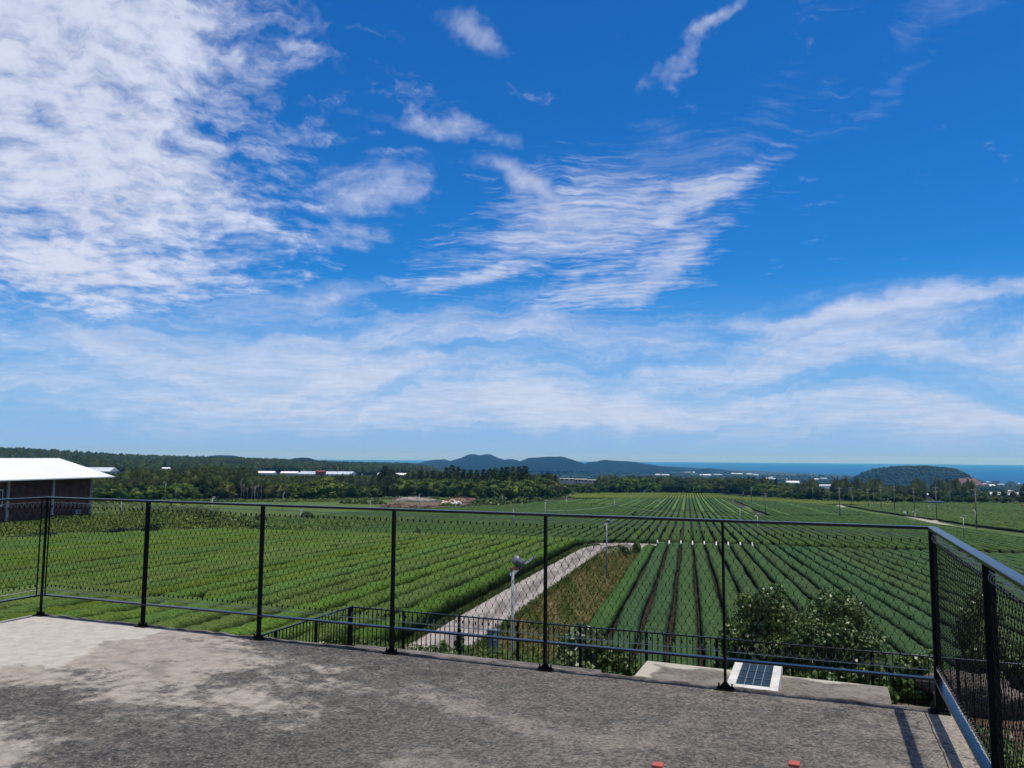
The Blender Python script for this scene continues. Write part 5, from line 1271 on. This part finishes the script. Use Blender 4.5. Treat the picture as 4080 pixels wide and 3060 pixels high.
for i, (px, yt, w) in enumerate(((1660, 2572, 90), (1720, 2565, 110), (1790, 2575, 120), (1880, 2580, 120), (1950, 2588, 120), (2010, 2590, 110))):
    shrub(px, yt, 18.7, w, 700, .09, SG * 1.15, 'low weeds at the foot of the fence before the track, %s clump from the left' % ordinal(i + 1), clumps=12, name='weed_clump', cat='weeds', group='weeds at the fence before the track')

# ------------------------------------------------------------------ grass and weeds: blades nobody could count
def blades(P, h, w, lean=.5):
    n = len(P); th = RNG.uniform(0, 6.28, n); h = h * RNG.uniform(.6, 1.4, n); dx, dy = np.cos(th), np.sin(th); l = lean * h * RNG.uniform(.2, 1, n)
    ax = np.stack([-dy, dx, 0 * dx], 1) * (w * RNG.uniform(.6, 1.4, n))[:, None]; tip = P + np.stack([dx * l, dy * l, h], 1); mid = P + np.stack([dx * l * .35, dy * l * .35, h * .55], 1)
    V = np.stack([P - ax, P + ax, mid + ax * .7, tip, mid - ax * .7], 1).reshape(-1, 3); F = np.arange(n * 5).reshape(n, 5); return V, F
def scatter(name, n, sampler, h, w, mat, label, cat, lean=.5, leafy=False):
    x, y = sampler(n); P = np.stack([x, y, gz(x, y)], 1)
    if leafy:      # broad weeds: leaves held out more or less flat at every height
        patch = vnoise(x, y, 3.0 * max(1, h)) ; P[:, 2] += h * RNG.random(n) ** .6 * (.35 + patch); V, F = leaf_quads(P, np.tile((0, 0, 1.0), (n, 1)), w, .6, .55)
    else: V, F = blades(P, h, w, lean)
    tag(link(name, mesh_np(name, V, F, False, [mat])), label, cat, None, 'stuff')
gm_ = leaf_mat('verge_grass', (0.036, 0.070, 0.013), (0.068, 0.105, 0.022), 0.5, 0.6, 0.2, fine=.3, fscale=6, transl=.25)
dm_ = leaf_mat('bank_grass', (0.070, 0.115, 0.020), (0.225, 0.180, 0.080), 0.38, 0.7, 0.15, fine=.3, fscale=5, transl=.2)
wm_ = leaf_mat('field_weeds', (0.060, 0.105, 0.018), (0.125, 0.170, 0.034), 0.12, 0.6, 0.2, fine=.35, fscale=1.2, transl=.2)
bm_ = leaf_mat('blue_green_row', (0.028, 0.052, 0.026), (0.045, 0.074, 0.036), 0.3, 0.6, 0.2, fine=.35, fscale=2, transl=.2)
def s_verge(n):
    t = 20 + 80 * RNG.random(n) ** 1.4; p = np.where(RNG.random(n) < .6, -12.35 + RNG.normal(0, .16, n), -9.15 + RNG.normal(0, .14, n)); return from_pt(p, t)
scatter('verge_grass', 26000, s_verge, .17, .02, gm_, 'green grass along both edges of the concrete track', 'grass', 1.6)
def s_bank(n): t = 22 + 98 * RNG.random(n) ** 1.3; p = RNG.uniform(-9.2, -6.75, n); return from_pt(p, t)
scatter('bank_grass', 42000, s_bank, .16, .024, dm_, 'straw coloured and green grass on the bank below the track', 'grass', 2.2)
def s_slope(n): a = RNG.uniform(-13, 1.0, n); b = RNG.uniform(17.6, 26, n); return from_e(a, b)
scatter('slope_grass', 26000, s_slope, .30, .09, gm_, 'low green growth on the slope beyond the picket fence', 'grass', .5, True)
def s_yard(n): t = RNG.uniform(40, 118, n); p = RNG.uniform(-77.3, -67.8, n); return from_pt(p, t)
scatter('yard_weeds', 34000, s_yard, .5, .26, wm_, 'tall green weeds in front of the brick building', 'weeds', .5, True)
def s_row(n): t = RNG.uniform(35, 92, n); p = -67.3 + RNG.normal(0, .28, n) ; return from_pt(p, t)
scatter('blue_green_plants', 12000, s_row, 1.1, .28, bm_, 'blue green row of plants along the left edge of the bright field', 'plants', .5, True)
def s_far(n): t = RNG.uniform(100, 185, n); p = RNG.uniform(-105, -62, n); return from_pt(p, t)
scatter('rough_grass', 16000, s_far, 1.0, .45, wm_, 'rough green growth behind the left field', 'weeds', .5, True)
def s_edge(n):
    az = RNG.uniform(R(-24), R(33), n); D = edgeD(az) - RNG.uniform(0, 10, n); return D * np.sin(az), D * np.cos(az)
scatter('wood_edge_grass', 16000, s_edge, 1.2, .8, wm_, 'green undergrowth along the foot of the wood', 'undergrowth', .5, True)
def s_mid(n): p = RNG.uniform(-7, 48, n); t = 130.1 + RNG.normal(0, .5, n); return from_pt(p, t)
scatter('headland_grass', 6000, s_mid, .3, .2, wm_, 'yellowish grass on the headland behind the white markers', 'grass', .5, True)

# ------------------------------------------------------------------ clearing: heaps, bags
def heap(px, py, wpx, hpx, mat, label, n=420, seed=1):
    P = at(px, py); d = P.y; W = wpx * d / FPX / 2; H = hpx * d / FPX; rr = random.Random(seed); b = MB()
    for i in range(n):
        u = rr.uniform(-1, 1); v = rr.uniform(-1, 1); k = max(0, 1 - u * u - v * v)
        c = Vector((u * W, v * W * .4, H * k * rr.uniform(.25, 1))); dr = Vector((rr.gauss(0, 1), rr.gauss(0, .6), rr.gauss(0, .45))).normalized() * rr.uniform(.5, 1.6)
        b.tube([c - dr, c + dr * .2 + Vector((0, 0, .15)), c + dr], [rr.uniform(.05, .14), .06, .03], 4)
    ro = empty('brush_heap', P); part('branches', b.mesh('branches', M[mat]), ro); 
    V, F = lump(6, 14, (0, 0, 0), (W * .92, W * .36, H * .8), .2); part('core', mesh_np('core', V, F, False, [M[mat]]), ro)
    tag(ro, label, 'brush heap', 'heaps in the clearing')
heap(1650, 1999, 190, 22, 'greybranch', 'long grey heap of cut branches at the back of the clearing', 420, 1)
heap(1840, 2004, 170, 26, 'branch', 'reddish brown heap of brush behind the pale bags', 420, 2)
heap(1590, 2022, 140, 15, 'branch', 'low brown heap of brush at the front left of the clearing', 300, 3)
heap(1715, 2026, 70, 10, 'branch', 'small brown heap of brush at the front right of the clearing', 160, 4)
def bags(px, py, wpx, hpx, mat, label, n):
    P = at(px, py); d = P.y - 3; P = at_depth(px, d); W = wpx * d / FPX / 2; H = hpx * d / FPX; ro = empty('bag_pile', P)
    for i in range(n):
        u = random.uniform(-1, 1); z = H * random.uniform(.05, .8) * (1 - u * u * .7); V, F = lump(5, 8, (0, 0, 0), (.75, .5, .35), .22)
        part('bag', mesh_np('bag', V, F, True, [M[mat]]), ro, loc=(u * W, random.uniform(-.8, .8), z + .2), rot=(random.uniform(-.4, .4), random.uniform(-.4, .4), random.uniform(0, 3)))
    tag(ro, label, 'bag pile')
bags(1792, 2007, 62, 20, 'sand', 'pile of cream coloured sacks in the clearing', 26)
bags(1820, 2009, 36, 14, 'white', 'pile of white sacks right of the cream sacks', 16)

# ------------------------------------------------------------------ far buildings
def gable(name, P, w, d, h, rise, wall, roof, label, rz=0.0, group=None, cat='building', wins=0, bays=1):
    ro = empty(name, (P.x, P.y, P.z), rz); tag(ro, label, cat, group)
    part('wall', MB().box((-w / 2, -d / 2, -3), (w / 2, d / 2, h)).mesh('wall', M[wall]), ro)
    b = MB(); bw = w / bays if bays > 1 else w
    if bays > 1:
        for k in range(bays):
            x0 = -w / 2 + k * bw; b.add([(x0, -d / 2 - .2, h), (x0 + bw, -d / 2 - .2, h), (x0 + bw / 2, -d / 2 - .2, h + rise), (x0, d / 2, h), (x0 + bw, d / 2, h), (x0 + bw / 2, d / 2, h + rise)], [(0, 1, 2), (5, 4, 3), (1, 4, 5, 2), (3, 0, 2, 5)])
    else:
        b.add([(-w / 2 - .3, -d / 2 - .3, h), (w / 2 + .3, -d / 2 - .3, h), (w / 2 + .3, d / 2 + .3, h), (-w / 2 - .3, d / 2 + .3, h), (-w / 2 - .3, 0, h + rise), (w / 2 + .3, 0, h + rise)], [(0, 1, 5, 4), (2, 3, 4, 5), (3, 0, 4), (1, 2, 5), (3, 2, 1, 0)])
    part('roof', b.mesh('roof', M[roof]), ro)
    if wins:
        wm = MB().box((-.7, -.06, -.6), (.7, 0, .6)).mesh('window', M['darkglass'])
        for k in range(wins): part('window', wm, ro, loc=(-w / 2 + w * (k + .5) / wins, -d / 2 - .002, h * .55))
    return ro
def far_bld(px0, px1, yt, yb, label, wall='white', roof='roofwhite', depth=None, rise=.35, wins=0, bays=1, rz=0, group=None, name='far_building', cat='building', dfac=.6):
    px = .5 * (px0 + px1); P = at(px, yb) if depth is None else at_depth(px, depth); y = P.y
    zb = ray(px, yb).z * y; h = (yb - yt) * y / FPX; w = (px1 - px0) * y / FPX
    P = Vector((P.x, P.y, min(P.z, zb) if depth else P.z)); P.z = zb
    return gable(name, P, w, max(6, w * dfac), h * (1 - rise), h * rise, wall, roof, label, rz - math.atan2(P.x, P.y) * 0, group, cat, wins, bays)
GH = 'distant greenhouses behind the woods'
far_bld(325, 455, 1862, 1884, 'pale greenhouse roof behind the white hipped roof', 'film', 'film', None, .7, name='greenhouse', cat='greenhouse', group=GH)
far_bld(448, 492, 1861, 1872, 'white greenhouse end right of the white hipped roof', 'film', 'roofwhite', None, .6, name='greenhouse', cat='greenhouse', group=GH)
far_bld(640, 690, 1862, 1870, 'small white greenhouse showing over the left pines', 'film', 'roofwhite', None, .6, name='greenhouse', cat='greenhouse', group=GH)
far_bld(1028, 1096, 1877, 1889, 'white greenhouse at the left end of the long greenhouse row', 'film', 'roofwhite', None, .6, name='greenhouse', cat='greenhouse', group=GH)
far_bld(1122, 1188, 1878, 1889, 'white greenhouse, second of the long greenhouse row', 'film', 'roofwhite', None, .6, name='greenhouse', cat='greenhouse', group=GH)
far_bld(1202, 1408, 1878, 1893, 'longest pale greenhouse of the row, in its middle', 'film', 'film', None, .65, name='greenhouse', cat='greenhouse', group=GH)
far_bld(1262, 1298, 1875, 1880, 'low red roofed house over the longest greenhouse', 'redroof', 'redroof', 760, .6, cat='house')
far_bld(1410, 1446, 1885, 1892, 'small pale greenhouse beside the longest one', 'film', 'film', None, .6, name='greenhouse', cat='greenhouse', group=GH)
far_bld(1484, 1524, 1884, 1893, 'white greenhouse left of the tall conifer', 'film', 'roofwhite', None, .6, name='greenhouse', cat='greenhouse', group=GH)
far_bld(1578, 1622, 1885, 1900, 'white greenhouse right of the tall conifer', 'film', 'roofwhite', None, .5, name='greenhouse', cat='greenhouse', group=GH)
far_bld(2230, 2285, 1906, 1914, 'beige flat building left part of the row in the wood', 'beige', 'beige', 640, .12, 3, cat='building')
far_bld(2290, 2338, 1908, 1922, 'beige block with dark windows in the middle of the wood row', 'beige', 'beige', 640, .1, 4)
far_bld(2342, 2374, 1911, 1923, 'beige block at the right end of the wood row', 'beige', 'beige', 640, .1, 2)
far_bld(3132, 3182, 1916, 1927, 'white barn with a bright roof on the plain', 'white', 'roofwhite', None, .55)
far_bld(3096, 3150, 1906, 1912, 'long pale greenhouse behind the white barn', 'film', 'film', None, .5, name='greenhouse', cat='greenhouse', group=GH)
far_bld(3195, 3222, 1909, 1913, 'small blue white greenhouse right of the white barn', 'film', 'film', None, .5, name='greenhouse', cat='greenhouse', group=GH)
far_bld(3255, 3320, 1931, 1945, 'white flat block with low wings behind the utility poles', 'white', 'roofwhite', None, .2, 5)
far_bld(3381, 3406, 1918, 1926, 'white pavilion with a pointed roof left of the round hill', 'white', 'roofwhite', None, .75)
far_bld(3512, 3545, 1928, 1933, 'white greenhouse at the foot of the round hill, left', 'film', 'roofwhite', None, .5, name='greenhouse', cat='greenhouse', group=GH)
far_bld(3560, 3578, 1930, 1936, 'small white house at the foot of the round hill', 'white', 'roofwhite', None, .5, 2, cat='house')
far_bld(3608, 3632, 1928, 1935, 'white greenhouse at the foot of the round hill, right', 'film', 'roofwhite', None, .5, name='greenhouse', cat='greenhouse', group=GH)
far_bld(3678, 3720, 1966, 1976, 'low white building among trees below the round hill', 'white', 'roofwhite', None, .5, 3)
far_bld(3819, 3829, 1951, 1962, 'small white house between dark trees', 'white', 'roofwhite', None, .4, 1, cat='house')
far_bld(3878, 3960, 1930, 1941, 'long white greenhouse right of the red earth slope', 'film', 'roofwhite', None, .6, name='greenhouse', cat='greenhouse', group=GH)
far_bld(3892, 3906, 1947, 1952, 'small white shed under the long white greenhouse', 'white', 'roofwhite', None, .5, cat='shed')
far_bld(3968, 3984, 1950, 1955, 'small pale shed left of the right edge greenhouses', 'white', 'roofwhite', None, .5, cat='shed')
far_bld(4000, 4050, 1953, 1960, 'white greenhouse behind the widest right greenhouse', 'film', 'roofwhite', None, .6, name='greenhouse', cat='greenhouse', group=GH)
far_bld(3960, 4078, 1962, 1978, 'widest white greenhouse near the right edge', 'film', 'roofwhite', None, .6, name='greenhouse', cat='greenhouse', group=GH, bays=6)
far_bld(4012, 4040, 1936, 1941, 'pale greenhouse on the plain near the right edge', 'film', 'film', None, .5, name='greenhouse', cat='greenhouse', group=GH)
# dark shed at the edge of the right field
P = at(3725, 2009); sh = empty('field_shed', P, R(-4)); tag(sh, 'long low dark blue shed at the far edge of the right field', 'shed')
w = 62 * P.y / FPX; hh = 10 * P.y / FPX
part('wall', MB().box((-w / 2, -2, -.5), (w / 2, 2, hh)).mesh('wall', principled('dark_blue_sheet', (0.03, 0.045, 0.07), .6)), sh)
part('roof', MB().box((-w / 2 - .3, -2.3, hh), (w / 2 + .3, 2.3, hh + .22)).mesh('roof', M['motor']), sh)
part('door', MB().box((w * .30, -2.06, 0), (w * .42, -2.002, hh * .85)).mesh('door', M['motor']), sh)
# orange vehicle at the right margin
P = at(4072, 2021); P = at_depth(4074, P.y); vh = empty('orange_truck', P, R(20)); tag(vh, 'small orange truck at the right edge of the far field', 'truck')
bevel(part('body', MB().box((-1.9, -.8, .5), (.9, .8, 1.25)).mesh('body', M['orange']), vh), .05)
cb = part('cab', MB().box((.9, -.8, .5), (1.9, .8, 1.9)).mesh('cab', M['orange']), vh); bevel(cb, .08)
part('windscreen', MB().box((1.88, -.7, 1.25), (1.92, .7, 1.75)).mesh('windscreen', M['darkglass']), cb)
for x in (-1.2, 1.3):
    for s in (-1, 1): part('wheel', MB().tube([(x, s * .62, .36), (x, s * .82, .36)], .36, 12).mesh('wheel', M['darkbox']), vh)
# mast on the round hill
r = ray(3660, 1864); kz = r.z * KD; ms = empty('lookout_tower', (r.x * KD, KD, kz - 1)); tag(ms, 'thin lookout tower on top of the round hill', 'tower')
tm = MB()
for sx in (-1, 1):
    for sy in (-1, 1): tm.tube([(sx * 2.6, sy * 2.6, -3), (sx * 1.9, sy * 1.9, 4.5)], .35, 5)
part('legs', tm.mesh('legs', M['darkbox']), ms); part('cabin', MB().box((-2.6, -2.6, 4.5), (2.6, 2.6, 6.2)).mesh('cabin', M['darkbox']), ms); part('cabin_roof', MB().box((-3, -3, 6.6), (3, 3, 6.9)).mesh('cabin_roof', M['darkbox']), ms)
# tiny white buildings strewn over the coastal plain
TINY.sort()
for i, (px, py) in enumerate(TINY):
    wpx = random.choice((8, 10, 14, 20, 26)) if i % 3 else random.uniform(18, 34)
    far_bld(px - wpx / 2, px + wpx / 2, py - random.uniform(3, 5), py + 1, 'tiny pale roof far off on the coastal plain, %s of %d from the left' % (ordinal(i + 1), len(TINY)), random.choice(('white', 'film', 'white', 'beige')), random.choice(('roofwhite', 'film', 'roofwhite')), None, .5, group='tiny far roofs on the coastal plain', name='far_house', cat='house', dfac=.8)

# ------------------------------------------------------------------ three walkers on the pale path
def person(P, rz, top, legs, label):
    H = 1.7; rings = []
    sk = principled('skin', (0.42, 0.26, 0.19), .6); ms_ = [principled('clothes', top, .8), principled('trousers', legs, .8), sk, principled('dark_hair', (0.02, 0.016, 0.014), .6)]
    me = bpy.data.meshes.new('body'); v = [(0, 0, .95), (0, 0, 1.15), (0, .01, 1.38), (0, 0, 1.47), (0, -.01, 1.6), (0, -.01, 1.68), (.09, 0, .9), (.10, -.03, .5), (.10, .02, .07), (.10, -.12, .04), (-.09, 0, .9), (-.10, .08, .5), (-.10, .16, .09), (-.10, .03, .06), (.19, 0, 1.38), (.25, .02, 1.10), (.24, -.08, .86), (-.19, 0, 1.38), (-.25, .02, 1.10), (-.24, -.06, .86), (.235, -.12, .78), (-.235, -.10, .78)]
    e = [(0, 1), (1, 2), (2, 3), (3, 4), (4, 5), (0, 6), (6, 7), (7, 8), (8, 9), (0, 10), (10, 11), (11, 12), (12, 13), (2, 14), (14, 15), (15, 16), (16, 20), (2, 17), (17, 18), (18, 19), (19, 21)]
    me.from_pydata(v, e, []); o = bpy.data.objects.new('person', me); COL.objects.link(o)
    o.modifiers.new('skin', 'SKIN'); rad = [.14, .13, .14, .05, .095, .07, .085, .06, .045, .035, .085, .06, .045, .035, .06, .045, .035, .06, .045, .035, .03, .03]
    for q, r_ in zip(me.skin_vertices[0].data, rad): q.radius = (r_, r_)
    me.skin_vertices[0].data[0].use_root = True
    s = o.modifiers.new('sub', 'SUBSURF'); s.levels = s.render_levels = 1
    dg = bpy.context.evaluated_depsgraph_get(); m2 = bpy.data.meshes.new_from_object(o.evaluated_get(dg)); o.modifiers.clear(); o.data = m2
    m2.materials.clear()
    for q in ms_: m2.materials.append(q)
    for f in m2.polygons:
        z = f.center.z; f.material_index = (3 if z > 1.62 else 2 if z > 1.47 else 0 if z > .93 or abs(f.center.x) > .2 else 1)
        if abs(f.center.x) > .19 and z < .86: f.material_index = 2
        f.use_smooth = True
    o.location = P; o.rotation_euler = (0, 0, rz); tag(o, label, 'person', 'walkers on the pale path')
for px, py, rz, c1, c2, lb in ((3602, 2056, .3, (.75, .76, .78), (.05, .06, .09), 'person in a white top walking on the pale path, left of three'), (3609, 2057, .1, (.70, .74, .80), (.55, .55, .55), 'person in pale clothes walking on the path, middle of three'), (3616, 2055, -.2, (.03, .03, .04), (.03, .03, .035), 'person in dark clothes walking on the pale path, right of three')):
    P = at(px, py); P.z += .12; person(P, rz, c1, c2, lb)

# ------------------------------------------------------------------ haze
def haze():
    b = MB().box((-24500, -24500, -132), (24500, 24500, 75)).mesh('haze')
    m = bpy.data.materials.new('thin_sea_haze'); m.use_nodes = True; t = m.node_tree; t.nodes.clear()
    o = t.nodes.new('ShaderNodeOutputMaterial'); v = t.nodes.new('ShaderNodeVolumePrincipled')
    v.inputs['Color'].default_value = (.10, .48, 1.0, 1); v.inputs['Absorption Color'].default_value = (1, 1, 1, 1); v.inputs['Density'].default_value = 7.5e-5; v.inputs['Anisotropy'].default_value = 0.2
    t.links.new(v.outputs[0], o.inputs['Volume']); b.materials.append(m)
    h = link('haze', b); tag(h, 'thin blue haze over the land and the sea', 'haze', None, 'stuff')
haze()
